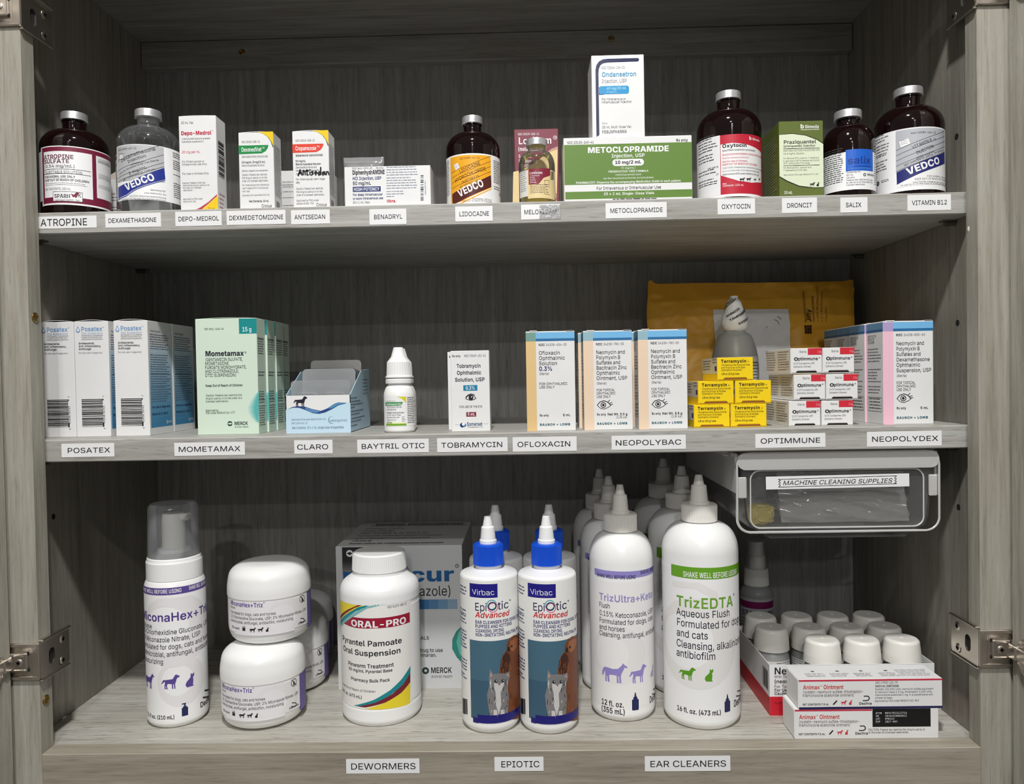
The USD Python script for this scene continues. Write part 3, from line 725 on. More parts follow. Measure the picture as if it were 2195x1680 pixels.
def corner_carton(label, x, W, D, H, brand, tm, bcol, x0, x1, yt, yb, sl, lines, pen=False):
    t = thing('medicine_carton', label, 'carton', (x, .0300, ZA))
    carton(t, W, D, H, bulge=.8)
    w = x1 - x0; h = yb - yt
    a = Art().flat(0, 100, 0, 210, W, H)
    a.poly([(50, 0), (70, 4), (84, 14), (93, 27), (98, 42), (100, 42), (100, 0)], (24, 60, 40), 1).poly([(53, 0), (72, 5), (86, 15), (95, 28), (100, 40), (100, 0)], (240, 204, 16), 2)
    a.text('NDC 60043-038-10', 9, 29, 5.5, GREY, 62).poly([(0, 36), (86, 36), (84, 44), (78, 52), (66, 58), (0, 59)], bcol, 2)
    a.text(brand, 8, 53, 11.5, WH, 66, bold=1).text('TM', 67, 46, 5, WH, 75)
    y = 69
    for s, x_end, hh, col, bo, gap in lines:
        a.text(s, 8, y, hh, col, x_end, bold=bo); y += gap
    if pen:
        P = [[(14, 122), (20, 105), (25, 120)], [(16, 115), (24, 114)], [(28, 120), (28, 110), (33, 109), (34, 120)], [(39, 104), (39, 119), (43, 120)], [(35, 109), (44, 108)], [(47, 111), (47, 120)], [(57, 110), (51, 112), (56, 116), (50, 121)], [(60, 117), (66, 115), (64, 110), (60, 114), (64, 121)], [(75, 111), (69, 115), (72, 121), (77, 112), (77, 100), (77, 121)], [(86, 111), (81, 115), (83, 121), (88, 112), (89, 121)], [(92, 121), (93, 112), (97, 112), (100, 121)]]
        for q in P: a.line(q, 3.6, (8, 8, 10), 4)
        for q in ((47, 106), (29, 107)): a.ring(q[0], q[1], 0, 2, (8, 8, 10), 4)
    a.text('Cronus', 62, 204, 8, (70, 60, 64), 92, kind='serif').text('PHARMA', 76, 209, 3, GREY, 92)
    put_print(t, a, front_at(0, 0, 0))
    b = Art().flat(0, D, 0, H, D, H)
    b.small(2, D - 2, 12, 27, 1.75, .85, (70, 70, 74), len(brand), .12).bars(4, D - 7, H - 9, H - 3, 7, seed=4)
    put_print(t, b, right_at(W * .001, 0, 0))
    return t
gl = (100, 104, 108)
corner_carton('white carton with yellow top corner and green name banner', .1822, 32.4, 22, 71.5, 'DexmedVet', 1, (26, 140, 70), 88, 445, 230, 1005, .04,
    [('(dexmedetomidine hydrochloride)', 84, 6, gl, 0, 15), ('0.5 mg/mL (5 mg/10 mL)', 76, 5.6, INK, 1, 8.5), ('Sterile Injectable Solution', 74, 5, GREY, 0, 14), ('Sedative, analgesic and preanesthetic', 83, 4.6, GREY, 0, 11), ('Caution: Federal law restricts', 80, 5, GREY, 0, 8.3), ('this drug to use by or on the', 80, 5, GREY, 0, 8.3), ('order of a licensed veterinarian.', 84, 5, GREY, 0, 11), ('For intramuscular and intravenous', 85, 4.6, gl, 0, 8.3), ('use in dogs and for intramuscular', 83, 4.6, gl, 0, 8.3), ('use in cats.', 30, 4.6, gl, 0, 11), ('Approved by FDA under ANADA # 200-722', 86, 4.4, gl, 0, 17), ('            Net Contents: 10 mL', 84, 5.4, INK, 1, 8)])
corner_carton('white carton with yellow top corner, red name banner and a handwritten black word', .2323, 33.6, 22, 71.5, 'Cropamezole', 1, (226, 66, 44), 636, 1003, 225, 1000, .03,
    [('(atipamezole hydrochloride)', 84, 6, (70, 60, 64), 1, 15), ('5.0 mg/mL', 36, 5.4, INK, 1, 8.5), ('Sterile Injectable Solution', 78, 5.2, INK, 1, 8.5), ('Dexmedetomidine and', 66, 5.2, GREY, 0, 8.5), ('Medetomidine Reversing', 74, 5.2, GREY, 0, 8.5), ('Agent', 20, 5.2, GREY, 0, 15), ('For intramuscular use in dogs', 88, 5, INK, 0, 8.5), ('only', 18, 5, INK, 1, 17), ('Caution: Federal law restricts', 82, 5.2, GREY, 0, 8.5), ('this drug to use by or on the', 80, 5.2, GREY, 0, 8.5), ('order of a licensed veterinarian.', 86, 5.2, GREY, 0, 15), ('Approved by FDA under', 70, 5.2, GREY, 0, 8.5), ('ANADA # 200-753', 56, 5.2, GREY, 0, 13), ('10 mL', 26, 5.4, INK, 1, 8)], True)

# carton in the shade behind, and a clear bag
t = thing('medicine_carton', 'white carton standing in the shade behind the two yellow-cornered cartons', 'carton', (.1895, .1050, ZA))
carton(t, 58, 30, 56, 'carton_grey')
a = Art().flat(0, 52, 0, 56, 52, 56)
for k, y in enumerate((12, 15, 17, 22, 28, 36, 38, 44, 50)): a.small(9, 32, y, 1, 2, .9, (90, 60, 66) if k in (5, 6) else (88, 88, 92), 70 + k, .35)
put_print(t, a, front_at(0, 0, 0))

def film_bag(name, label, x, y, z, w, h, seed, depth=.012, cat='bag', m='bag_film', lean=0.0, n=26, ripple=.0022):
    """A clear film bag: two rippled sheets closed at the edges."""
    t = thing(name, label, cat, (x, y, z))
    u, v = np.meshgrid(np.linspace(0, 1, n), np.linspace(0, 1, n), indexing='ij')
    P = np.stack([u * 4.0 + seed, v * 4.0, np.zeros_like(u)], -1)
    bul = (np.sin(np.pi * u) * np.sin(np.pi * v)) ** .6
    F = []
    i, j = np.meshgrid(np.arange(n - 1), np.arange(n - 1), indexing='ij'); k = (i * n + j).ravel()
    q = np.vstack([np.c_[k, k + n, k + n + 1], np.c_[k, k + n + 1, k + 1]])
    sheets = []
    for s in (-1, 1):
        off = s * (depth / 2 * bul + .0002) + ripple * (meshkit.fbm(P * 1.7, 4, seed + (s > 0)) - .5) * 2 * (.25 + bul)
        fold = .6 * ripple * np.abs(np.sin((u * 3 + v * 5 + seed) * 2.2)) ** 6
        sheets.append(trimesh.Trimesh(np.stack([(u - .5) * w, off + fold * s + lean * v, v * h], -1).reshape(-1, 3), q if s < 0 else q[:, ::-1], process=False))
    part(t, 'film', join(*sheets), m, True)
    part(t, 'zip_seal', join(boxm(-w * .49, w * .49, lean - .0006, lean + .0006, h - .0052, h - .0040, 0), boxm(-w * .49, w * .49, lean - .0006, lean + .0006, h - .0086, h - .0076, 0)), m)
    return t
film_bag('clear_bag', 'clear plastic bag standing behind the small blue-lettered carton', .2785, .125, ZA, .042, .073, 3, .014, m='bag_film')

# white carton with blue lettering
t = thing('medicine_carton', 'low white carton with blue lettering and a dark blue bar, right of the clear bag', 'carton', (.2800, .0300, ZA))
carton(t, 79.5, 62, 37.6)
a = Art().flat(1158, 2040, 585, 998, 79.5, 37.6, .02)
bl = (44, 62, 110)
a.text('NDC 0641-0376-25', 1240, 613, 18, (70, 78, 100), 1447).text('Rx only', 1484, 613, 18, (70, 78, 100), 1562).text('DiphenhydrAMINE', 1241, 668, 44, (34, 34, 48), 1575, bold=2).text('HCl Injection, USP', 1243, 722, 32, bl, 1540, bold=1).text('50 mg/mL', 1244, 772, 34, (40, 44, 70), 1434, bold=1)
a.rect(1246, 790, 1532, 842, (38, 54, 118), 1).text('HIGH POTENCY', 1256, 833, 33, WH, 1520, bold=1).text('For deep intramuscular', 1246, 882, 24, bl, 1554, bold=1).text('or slow intravenous use', 1246, 920, 24, bl, 1558, bold=1).text('25 x 1 mL Vials', 1246, 960, 24, (80, 88, 112), 1420)
for k, (yy, n, x1) in enumerate(((604, 4, 1925), (712, 1, 1850), (738, 2, 1925), (790, 2, 1925), (848, 2, 1780), (898, 1, 1680))): a.small(1592, x1, yy, n, 26, 11, (112, 122, 150), 90 + k, .12)
a.text('hikma.', 1595, 955, 30, (206, 52, 66), 1690, bold=2).bars(1942, 1972, 690, 950, 16, (70, 74, 86), 5, False).text('3 0641 0376 25 2', 1998, 890, 12, bl, rot=90)
put_print(t, a, front_at(0, 0, 0))

# amber vial with an orange-yellow label
t = vial('medicine_vial', 'amber vial with an orange-yellow label and brown band, in the middle of the top shelf', .3974, .0550, ZA, 25.6, 55, 8.4, 72, 9.9, 80.5, 88)
a = Art().round(25.6, 321, 221, 1321, .1115, 64, at=(0.3974, 0.055))
a.rect(140, 912, 462, 1330, (246, 176, 36), 1).poly([(150, 1240), (300, 1160), (462, 1085), (464, 1182), (330, 1236), (220, 1290), (152, 1330)], (88, 34, 28), 2).poly([(152, 1320), (230, 1293), (330, 1240), (464, 1190), (464, 1332), (152, 1332)], WH, 2)
a.poly([(160, 1332), (230, 1300), (340, 1246), (464, 1195), (464, 1203), (340, 1256), (240, 1306), (178, 1332)], (246, 176, 36), 3)
for k in range(5): a.line([(150, 1060 + k * 44), (300, 990 + k * 44), (462, 928 + k * 42)], 3, (110, 60, 20), 2)
a.text('NDC 50989-417-12', 216, 950, 15, (110, 60, 20), 372).text('LIDOCAINE', 216, 1062, 28, (70, 34, 20), 382, rot=22).text('HYDROCHLORIDE', 178, 1140, 28, (70, 34, 20), 426, rot=22).text('INJECTABLE 2%', 232, 1146, 18, (70, 34, 20), 372, rot=20).text('NET CONTENTS: 100 mL', 215, 1186, 14, (70, 34, 20), 382, rot=21)
a.text('VEDCO', 208, 1262, 62, WH, 408, bold=2, rot=24, layer=4).poly([(168, 994), (200, 975), (214, 1018), (182, 1038)], WH, 2).small(176, 206, 1000, 3, 10, 4, INK, 6, .2).text('FOR ANIMAL USE ONLY', 308, 1280, 13, INK, 466).text('KEEP OUT OF REACH OF CHILDREN', 232, 1300, 13, INK, 466)
a.small(484, 535, 965, 13, 15, 8, INK, 9, .1).small(484, 535, 1180, 2, 18, 8, INK, 10, .4).ring(533, 1252, 9, 15, INK).small(104, 132, 975, 20, 15, 7, GREY, 8, .1)
label_round(t, 25.6, -80, 82, 3.0, 47.0, a)

# maroon and cream carton with a small vial in front of it
t = thing('medicine_carton', 'maroon and cream carton directly behind the little yellow-filled vial', 'carton', (.4368, .0640, ZA))
carton(t, 42.4, 30, 79, 'carton_maroon')
a = Art().flat(648, 1012, 655, 1290, 42.4, 73, .035)
a.poly([(648, 1010), (700, 1000), (800, 955), (900, 880), (960, 840), (1012, 822), (1012, 1330), (648, 1330)], (232, 206, 150), 1).poly([(900, 870), (960, 826), (1012, 806), (1012, 830), (960, 846), (905, 886)], (196, 150, 130), 2)
a.text('NDC 50529-040-11', 682, 708, 19, WH, 858).text('Loxicom', 686, 782, 58, WH, 962, bold=1).ring(988, 733, 13, 16, WH, 3).text('R', 983, 742, 18, WH).text('(meloxicam)', 686, 838, 34, WH, 860, bold=1).text('5 mg/mL', 690, 896, 28, WH, 800, bold=1).text('Solution for', 692, 936, 28, WH, 850, bold=1).text('Injection', 696, 972, 28, WH, 800, bold=1)
a.small(900, 1000, 1090, 6, 26, 9, (130, 90, 70), 31, .4).frame(970, 1200, 1010, 1255, 4, (120, 80, 60))
put_print(t, a, front_at(0, 0, .006))
t = vial('medicine_vial', 'little clear vial with yellow liquid and a maroon and cream label', .4578, .0450, ZA, 17.0, 36, 8.2, 51, 10.0, 55.5, 62.5, 'vial_glass', 32)
a = Art().round(17.0, 847, 150, 1294, .1107, 43, at=(0.4578, 0.045))
a.rect(772, 1014, 990, 1255, (236, 214, 160), 1).rect(705, 1024, 772, 1240, (228, 226, 220), 1).poly([(780, 1018), (955, 1018), (952, 1074), (900, 1090), (860, 1140), (780, 1144)], (136, 36, 58), 2)
a.text('Loxicom', 788, 1060, 22, WH, 892, bold=1).text('(meloxicam)', 788, 1078, 10, WH, 870).small(788, 850, 1090, 4, 14, 7, WH, 33, .3, 3).small(790, 950, 1150, 6, 13, 7, (90, 60, 50), 34, .25).small(712, 764, 1040, 11, 17, 8, (110, 110, 112), 35, .2).bars(955, 985, 1040, 1110, 7, seed=8).shape('bird', 930, 1215, 16, INK).text('Norbrook', 905, 1226, 8, INK, 948)
a.frame(905, 1108, 945, 1145, 3, (120, 80, 60), 3)
label_round(t, 17.0, -72, 84, 7.5, 30.5, a)

# green and white carton with another on top
t = thing('medicine_carton', 'wide green and white carton under the tall white one', 'carton', (.4824, .0300, ZA))
carton(t, 117, 62, 59.2)
a = Art().flat(1070, 2132, 745, 1278, 117, 58.6, -.004)
gr = (98, 134, 50)
a.rect(1072, 800, 2132, 1132, gr, 1).rect(1076, 1190, 2132, 1226, gr, 1).rect(1076, 1226, 2132, 1252, gr, 1)
a.text('NDC 23155-240-41', 1100, 791, 20, INK, 1322).text('Rx only', 2002, 793, 22, INK, 2100, bold=1).text('METOCLOPRAMIDE', 1268, 872, 48, WH, 1944, bold=2).text('Injection, USP', 1466, 914, 30, WH, 1742, bold=1)
a.rect(1472, 928, 1734, 984, WH, 2, r=5).text('10 mg/2 mL', 1492, 968, 28, INK, 1712, bold=2).text('(5 mg/mL)', 1542, 1010, 17, WH, 1664).text('PRESERVATIVE-FREE FORMULA', 1438, 1038, 17, WH, 1770, bold=1).text('metoclopramide base', 1496, 1064, 15, WH, 1710).text('(as the monohydrochloride monohydrate)', 1394, 1092, 15, WH, 1812)
a.text('PHARMACIST: Dispense the accompanying Medication Guide to each patient.', 1166, 1126, 19, WH, 2040, bold=1).text('For Intravenous or Intramuscular Use', 1336, 1178, 25, INK, 1872).text('25 x 2 mL Single-Dose Vials', 1394, 1224, 22, WH, 1815, bold=1).small(1470, 1860, 1262, 1, 10, 12, INK, 66, .1)
put_print(t, a, front_at(0, 0, 0))
t = thing('medicine_carton', 'tall white carton with a dark bracket line and pale blue bar, topmost on the shelf', 'carton', (.5092, .0320, ZA + .0593))
carton(t, 48.0, 42, 75)
a = Art().flat(1305, 1738, 68, 740, 48.0, 75, .0)
nv = (40, 44, 82)
a.poly([(1338, 735), (1338, 190), (1346, 150), (1368, 120), (1400, 104), (1440, 100), (1690, 100), (1700, 112), (1690, 128), (1440, 130), (1400, 136), (1380, 150), (1366, 180), (1362, 220), (1362, 720)], nv, 1)
a.rect(1366, 322, 1612, 388, (56, 156, 212), 2, r=2).rect(1364, 330, 1406, 392, (70, 82, 150), 1)
a.text('NDC 72266-124-01', 1386, 182, 20, (150, 150, 156), 1582).text('Ondansetron', 1388, 246, 38, (90, 164, 204), 1675, bold=1).text('Injection, USP', 1388, 296, 30, (150, 150, 158), 1596).text('40 mg/20 mL', 1424, 352, 22, (170, 220, 240), 1590, skew=.2, bold=1).text('(2 mg/mL)', 1424, 378, 16, (170, 220, 240), 1510)
a.text('For intravenous or', 1386, 438, 19, GREY, 1586).text('intramuscular injection', 1386, 462, 19, GREY, 1634).text('Sterile', 1386, 632, 15, (170, 170, 174), 1430).text('20 mL Multi-Dose Vial', 1386, 666, 19, GREY, 1626).text('FOSUNPHARMA', 1384, 708, 25, (120, 120, 126), 1590, bold=1)
put_print(t, a, front_at(0, 0, 0), m='print_gloss')

# amber vial with red and white label
t = vial('medicine_vial', 'amber vial with a red and white label bearing a row of farm animals', .6405, .0585, ZA, 29.8, 68, 10.4, 88, 11.7, 98, 106)
a = Art().round(29.8, 307, 249, 929, .1149, 72, at=(0.6405, 0.0585))
rd = (196, 28, 54)
a.rect(243, 420, 556, 890, rd, 1).rect(62, 425, 243, 900, (236, 236, 236), 1).poly([(247, 500), (330, 488), (430, 500), (500, 530), (545, 570), (545, 812), (470, 806), (380, 790), (300, 762), (247, 744)], (240, 240, 240), 2)
a.text('b', 456, 466, 28, WH, bold=2).text('Bimeda', 480, 468, 18, WH, 534, bold=1).text('Oxytocin', 258, 528, 30, INK, 438, bold=2).text('(purified oxytocic principle)', 258, 556, 15, INK, 500, bold=1).text('INJECTION FOR HORSES, COWS, EWES & SOWS', 258, 590, 14, rd, 545, bold=1).text('Sterile Aqueous Solution', 258, 616, 13, rd, 455).text('Not for Use in Humans', 258, 644, 14, rd, 440, bold=1).text('KEEP OUT OF REACH OF CHILDREN', 258, 668, 15, rd, 514, bold=1)
a.text('CAUTION: Federal law restricts this drug to use', 258, 694, 13, INK, 545).text('by or on the order of a licensed veterinarian.', 258, 718, 13, INK, 530).text('Approved by FDA under ANADA # 200-328', 258, 744, 13, INK, 525, bold=1)
for k, q in enumerate((404, 452, 496, 530)): a.shape('horse' if k < 2 else 'dog', q, 794, 32 if k < 2 else 22, INK, 4)
a.text('Net', 258, 818, 14, WH).text('Contents: 100 mL', 258, 836, 17, WH, 415)
for k, (yy, n) in enumerate(((468, 6), (618, 3), (740, 1), (765, 1), (815, 2), (855, 1))): a.small(78, 232, yy, n, 23, 12, INK, 120 + k, .25)
a.text('USP UNITS', 148, 698, 12, INK, 228, bold=1).text('120', 208, 742, 14, INK, 230)
label_round(t, 29.8, -76, 86, 2.0, 57.0, a)

# olive carton
t = thing('medicine_carton', 'olive green carton with a pale oval panel, between two amber vials', 'carton', (.6785, .0300, ZA))
carton(t, 40.0, 50, 69.5, 'carton_olive')
a = Art().flat(695, 1040, 306, 908, 40.0, 69.5)
cr = (226, 234, 206)
a.poly([(697, 410), (800, 404), (900, 418), (990, 452), (1040, 484), (1040, 836), (960, 838), (850, 824), (760, 786), (697, 748)], (40, 46, 24), 1).poly([(697, 414), (800, 409), (900, 424), (990, 460), (1040, 494), (1040, 832), (960, 832), (850, 816), (760, 776), (697, 738)], cr, 2)
a.text('b', 862, 368, 34, WH, bold=2).text('Bimeda', 898, 368, 26, WH, 1008, bold=1).rect(866, 376, 1010, 380, WH, 2).text('Praziquantel', 730, 486, 28, INK, 984, bold=1).text('(praziquantel) Injection', 728, 512, 18, INK, 978, bold=1).rect(728, 522, 1012, 526, INK, 3)
a.text('INJECTABLE CESTICIDE FOR DOGS AND CATS', 728, 546, 15, INK, 1012).text('56.8 mg/mL Solution', 728, 570, 14, INK, 892).text('For Removal Of D. caninum, T. pisiformis,', 728, 606, 13, INK, 1008).text('E. granulosus And For Removal and Control', 728, 626, 13, INK, 1008).text('Of E. multilocularis From Dogs.', 728, 645, 13, INK, 938).rect(728, 655, 1010, 659, INK, 3).text('For Removal Of D. caninum And', 728, 680, 13, INK, 945).text('T. taeniaeformis From Cats.', 728, 700, 13, INK, 914).text('Approved by FDA under ANADA # 777-607', 728, 735, 12, INK, 1000)
a.shape('dog', 952, 824, 32, INK, 4).shape('cat', 994, 824, 34, INK, 4).text('10 mL', 730, 880, 24, WH, 796, bold=1)
put_print(t, a, front_at(0, 0, 0))
b = Art().flat(0, 50, 0, 69.5, 50, 69.5); b.small(4, 46, 12, 22, 2.4, 1.1, (150, 158, 110), 7, .35)
put_print(t, b, left_at(0, .050, 0))

# small amber vial with bright blue patch
t = vial('medicine_vial', 'short amber vial with a bright blue patch on its white label', .7500, .0520, ZA, 23.6, 48, 9.8, 69, 12.4, 75.5, 83.5)
a = Art().round(23.6, 1242, 199, 904, .1144, 56, at=(0.75, 0.052))
a.rect(1225, 535, 1415, 706, (22, 98, 206), 1).text('salix', 1236, 650, 54, (16, 54, 140), 1398, bold=1).rect(1282, 665, 1402, 670, (16, 54, 140), 3).small(1240, 1400, 690, 1, 8, 9, (40, 110, 200), 3, .1, 3)
a.text('(furosemide) 5%', 1228, 722, 12, INK, 1328).text('50 mL', 1228, 744, 13, INK).text('Caution:', 1228, 764, 12, INK).text('Federal law restricts this drug', 1228, 784, 12, INK, 1410).text('to use by or on the order of a', 1228, 803, 12, INK, 1410).text('licensed veterinarian.', 1228, 822, 12, INK, 1360)
a.ring(1357, 735, 7, 12, (20, 70, 60)).text('MERCK', 1374, 742, 15, (20, 70, 60), 1422, bold=1).small(1050, 1212, 580, 17, 16.5, 9, INK, 13, .12).small(1424, 1438, 560, 16, 17, 9, INK, 14, .1)
label_round(t, 23.6, -84, 84, 5.8, 40.5, a)

# amber vial with silver label
t = vial('medicine_vial', 'large amber vial with a silver label and navy band, beside the right stile', .8095, .0590, ZA, 30.4, 67, 10.8, 87, 12.9, 97.5, 105.5)
a = Art().round(30.4, 1719, 256, 896, .114, 74, at=(0.8095, 0.059))
a.rect(1632, 370, 1965, 700, (184, 186, 192), 1).poly([(1636, 715), (1800, 632), (1965, 560), (1965, 650), (1800, 720), (1638, 812)], (34, 40, 112), 2).poly([(1638, 816), (1800, 724), (1965, 654), (1972, 838), (1640, 838)], WH, 2)
for k in range(5): a.line([(1634, 540 + k * 42), (1800, 462 + k * 42), (1965, 392 + k * 41)], 3, INK, 2)
a.text('NDC 50989-426-12', 1735, 412, 15, INK, 1905).text('VITAMIN B', 1748, 530, 26, INK, 1880, rot=24).text('12', 1889, 466, 15, INK, rot=24).text('INJECTION', 1775, 572, 24, INK, 1892, rot=24).text('1000 mcg/mL', 1770, 612, 15, INK, 1895, rot=24).text('NET CONTENTS: 100 mL', 1690, 665, 14, INK, 1888, rot=23).text('STERILE', 1895, 572, 11, INK, 1955, rot=22)
a.text('VEDCO', 1712, 738, 56, WH, 1932, bold=2, rot=22, layer=4).poly([(1655, 470), (1718, 442), (1732, 486), (1668, 515)], WH, 2).small(1668, 1715, 462, 3, 14, 5, INK, 2, .2)
a.text('FOR ANIMAL USE ONLY', 1842, 752, 13, INK, 1972).text('KEEP OUT OF REACH OF CHILDREN', 1760, 776, 14, INK, 1972).text('CAUTION: Federal law restricts this', 1745, 800, 12, INK, 1972).text('to use by or on the order of a licensed veterinarian', 1665, 824, 12, INK, 1972)
for k, (yy, n) in enumerate(((452, 3), (535, 4), (620, 1), (665, 3), (735, 1))): a.small(1470, 1590, yy, n, 24, 12, GREY, 140 + k, .3)
a.ring(1504, 806, 8, 17, INK).ring(1504, 806, 0, 4, INK).small(1528, 1585, 786, 2, 12, 7, INK, 3, .2)
label_round(t, 30.4, -86, 82, 4.5, 61.0, a)

# ------------------------------------------------------------------ middle shelf
BLU = (38, 112, 170)
# slim white cartons with blue sides
def drop_carton(W, D, H):
    t = thing('medicine_carton', 'slim white carton with blue drop mark and barcode, rightmost of three', 'carton', (.0446, .0590, ZB), 0, 'slim white cartons with blue sides')
    carton(t, W, D, H, bulge=1.6)
    a = Art().flat(748, 1048, 130, 1155, W, H)
    lb = (120, 160, 206)
    d = poly_rings([a.xy(784, 172)] + [tuple(np.array(a.xy(784, 215)) + np.array([1.95 * math.cos(q), 1.95 * math.sin(q)])) for q in np.radians(np.linspace(150, 390, 14))])
    a.add(d.difference(affinity.scale(d, .62, .66)), lb, 2)
    a.text('Posatex', 810, 220, 40, lb, 998, bold=1).ring(1007, 188, 3, 5, lb).text('Otic Suspension', 812, 247, 18, (150, 176, 210), 1000).text('(orbifloxacin, mometasone', 812, 264, 13, GREY, 1000).text('furoate monohydrate, and', 812, 280, 13, GREY, 990).text('posaconazole suspension)', 812, 297, 13, GREY, 1000)
    a.text('Antibacterial,', 786, 336, 18, INK, 928, bold=1).text('Anti-inflammatory,', 786, 361, 18, INK, 982, bold=1).text('Antifungal', 786, 386, 18, INK, 896, bold=1).text('For otic use in dogs only', 784, 418, 14, GREY, 992)
    a.bars(798, 984, 822, 1068, 34, (20, 20, 24), 11, False).rect(980, 822, 992, 832, INK, 2).rect(980, 1030, 992, 1068, INK, 2)
    a.text('62658 26761', 1000, 1036, 17, INK, rot=90).text('7', 998, 806, 15, INK, rot=90).text('6', 1000, 1090, 15, INK, rot=90)
    put_print(t, a, front_at(0, 0, 0))
    b = Art().flat(0, D, 0, H, D, H)
    # blue panel that deepens towards its foot
    for k in range(16): b.rect(2.5, 26 + k * 4.95, D - 2.5, 26 + (k + 1) * 4.95, tuple(np.array((206, 224, 236)) * (1 - k / 15) + np.array((70, 140, 186)) * (k / 15)), 0)
    b.text('Posatex Otic Suspension', 5, 11, 2.2, GREY, 26)
    for k, (yy, n) in enumerate(((14, 7), (34, 9), (53, 6), (66, 7))): b.small(4, D - 4, yy, n, 2.3, 1.2, (60, 84, 120), 160 + k, .25)
    b.text('For use in dogs only.', 5, 86, 2.2, (30, 60, 110), D - 6, bold=1).text('Store at 2-25 C', 5, 93, 2.2, (30, 60, 110), D - 12, bold=1).ring(D - 14, 101, 1, 1.7, WH).text('MERCK', D - 11.5, 102, 2.0, WH)
    put_print(t, b, right_at(W * .001, 0, 0))
    return t
ps = drop_carton(33.4, 50, 112.5)
copy_of(ps, 'slim white carton with blue drop mark and barcode, middle of three', (.0062, .0585, ZB), .6)
copy_of(ps, 'slim white carton with blue drop mark and barcode, half hidden by the stile', (-.0277, .0585, ZB), 0)
copy_of(ps, 'slim white carton with a blue side, behind the rightmost of three', (.0446, .1105, ZB), 0)

# mint green cartons in a row
t = thing('medicine_carton', 'mint green carton with a teal corner tab, foremost of its row', 'carton', (.1252, .0580, ZB), 0, 'mint green cartons one behind the other')
carton(t, 59.8, 23.5, 112.6, 'carton_mint', bulge=.9)
a = Art().flat(1447, 1985, 125, 1146, 59.8, 112.6, .033)
tl, dk = (8, 142, 142), (32, 46, 50)
a.rect(1836, 132, 1986, 264, tl, 1).text('15 g', 1862, 246, 40, WH, 1946, bold=1).text('NDC 0061-1246-04', 1530, 226, 17, dk, 1702).text('Mometamax', 1540, 456, 46, (34, 34, 52), 1880, bold=2).ring(1893, 428, 5, 8, dk)
for k, s in enumerate(('(GENTAMICIN SULFATE,', 'MOMETASONE', 'FUROATE MONOHYDRATE,', 'AND CLOTRIMAZOLE,', 'OTIC SUSPENSION)')): a.text(s, 1540, 499 + k * 34.5, 27, dk, (1870, 1748, 1905, 1838, 1815)[k])
a.text('Keep Out of Reach of Children', 1545, 724, 21, dk, 1872, bold=1).text('Caution: Federal law restricts this', 1548, 808, 17, dk, 1866).text('drug to use by or on the order of a', 1548, 834, 17, dk, 1866).text('licensed veterinarian.', 1548, 860, 17, dk, 1750).text('Approved by', 1548, 940, 19, dk, 1662).text('FDA under NADA # 141-177', 1548, 962, 19, dk, 1806)
gp = [(2006, 770), (1978, 800), (1942, 856), (1918, 910), (1925, 960), (1950, 1000), (1984, 1035), (2008, 1050)]
for k in range(6):
    f = k / 6; a.poly([(x + (2012 - x) * f * .75, y + (930 - y) * f * .1) for x, y in gp] + [(2013, 1050), (2013, 770)], tuple(np.array((196, 224, 214)) * (1 - f) + np.array((64, 172, 170)) * f), 1 + k * .12)
a.ring(1762, 1050, 10, 22, (20, 72, 62)).rect(1744, 1046, 1782, 1054, (214, 232, 214), 3).text('MERCK', 1802, 1064, 30, (24, 40, 44), 1920, bold=1).text('Animal Health', 1804, 1086, 12, dk, 1926)
put_print(t, a, front_at(0, 0, 0))
b = Art().flat(0, 23.5, 0, 112.6, 23.5, 112.6)
b.text('Mometamax', 2, 21, 2.6, dk, 19, bold=1)
for k, (yy, n, bl) in enumerate(((23, 6, 0), (53, 2, 1), (72, 4, 0), (80, 2, 0), (86, 9, 0))): b.small(2, 21, yy, n, 2.3 if k != 1 else 3, 1.5 if bl else 1.1, dk, 170 + k, .25)
put_print(t, b, right_at(.0598, 0, 0))
for k, yy in enumerate((.0824, .1064, .1298)):
    copy_of(t, ('mint green carton directly behind the foremost one', 'mint green carton, third from the front of its row', 'mint green carton, rearmost of its row')[k], (.1256 + .0010 * (k % 2) + .0012, yy, ZB))

# opened pale blue dispenser box with blister packs
t = thing('dispenser_box', 'opened pale blue dispenser box with a black dog and wave on its front', 'box', (.2108, .0605, ZB))
W0, D0, H0, HB = 63.0, 92.0, 36.5, 62.0
sl = Polygon([(0, 0), (D0 * .001, 0), (D0 * .001, HB * .001), (D0 * .00055, HB * .001 - .002), (0, H0 * .001)])
def wall(x): 
    m = trimesh.creation.extrude_polygon(sl, .0006, engine='earcut'); v = m.vertices.copy(); m.vertices = np.c_[x + v[:, 2], v[:, 0], v[:, 1]]; return m
part(t, 'side_wall', wall(0.0), 'carton_blue'); part(t, 'side_wall', wall(W0 * .001 - .0006), 'carton_blue')
part(t, 'front_wall', boxm(0, W0 * .001, 0, .0006, 0, H0 * .001, 0), 'carton_white'); part(t, 'back_wall', boxm(0, W0 * .001, D0 * .001 - .0006, D0 * .001, 0, HB * .001, 0), 'carton_blue')
part(t, 'base', boxm(0, W0 * .001, 0, D0 * .001, 0, .0006, 0), 'carton_blue')
a = Art().flat(302, 1160, 640, 1150, W0, H0)
a.poly([(302, 830), (400, 795), (520, 800), (640, 850), (740, 885), (860, 850), (960, 770), (1080, 740), (1160, 752), (1160, 1152), (302, 1152)], (196, 224, 240), 1)
a.poly([(318, 826), (400, 790), (480, 784), (560, 792), (650, 826), (770, 852), (850, 822), (940, 764), (1000, 742), (1118, 752), (1000, 782), (920, 830), (820, 876), (740, 892), (660, 882), (560, 836), (480, 806), (400, 802)], (38, 66, 128), 2).poly([(560, 800), (650, 832), (770, 856), (700, 880), (640, 868), (560, 826)], (92, 140, 190), 3).poly([(860, 822), (940, 770), (1000, 748), (1090, 752), (990, 776), (910, 822)], (74, 150, 196), 3)
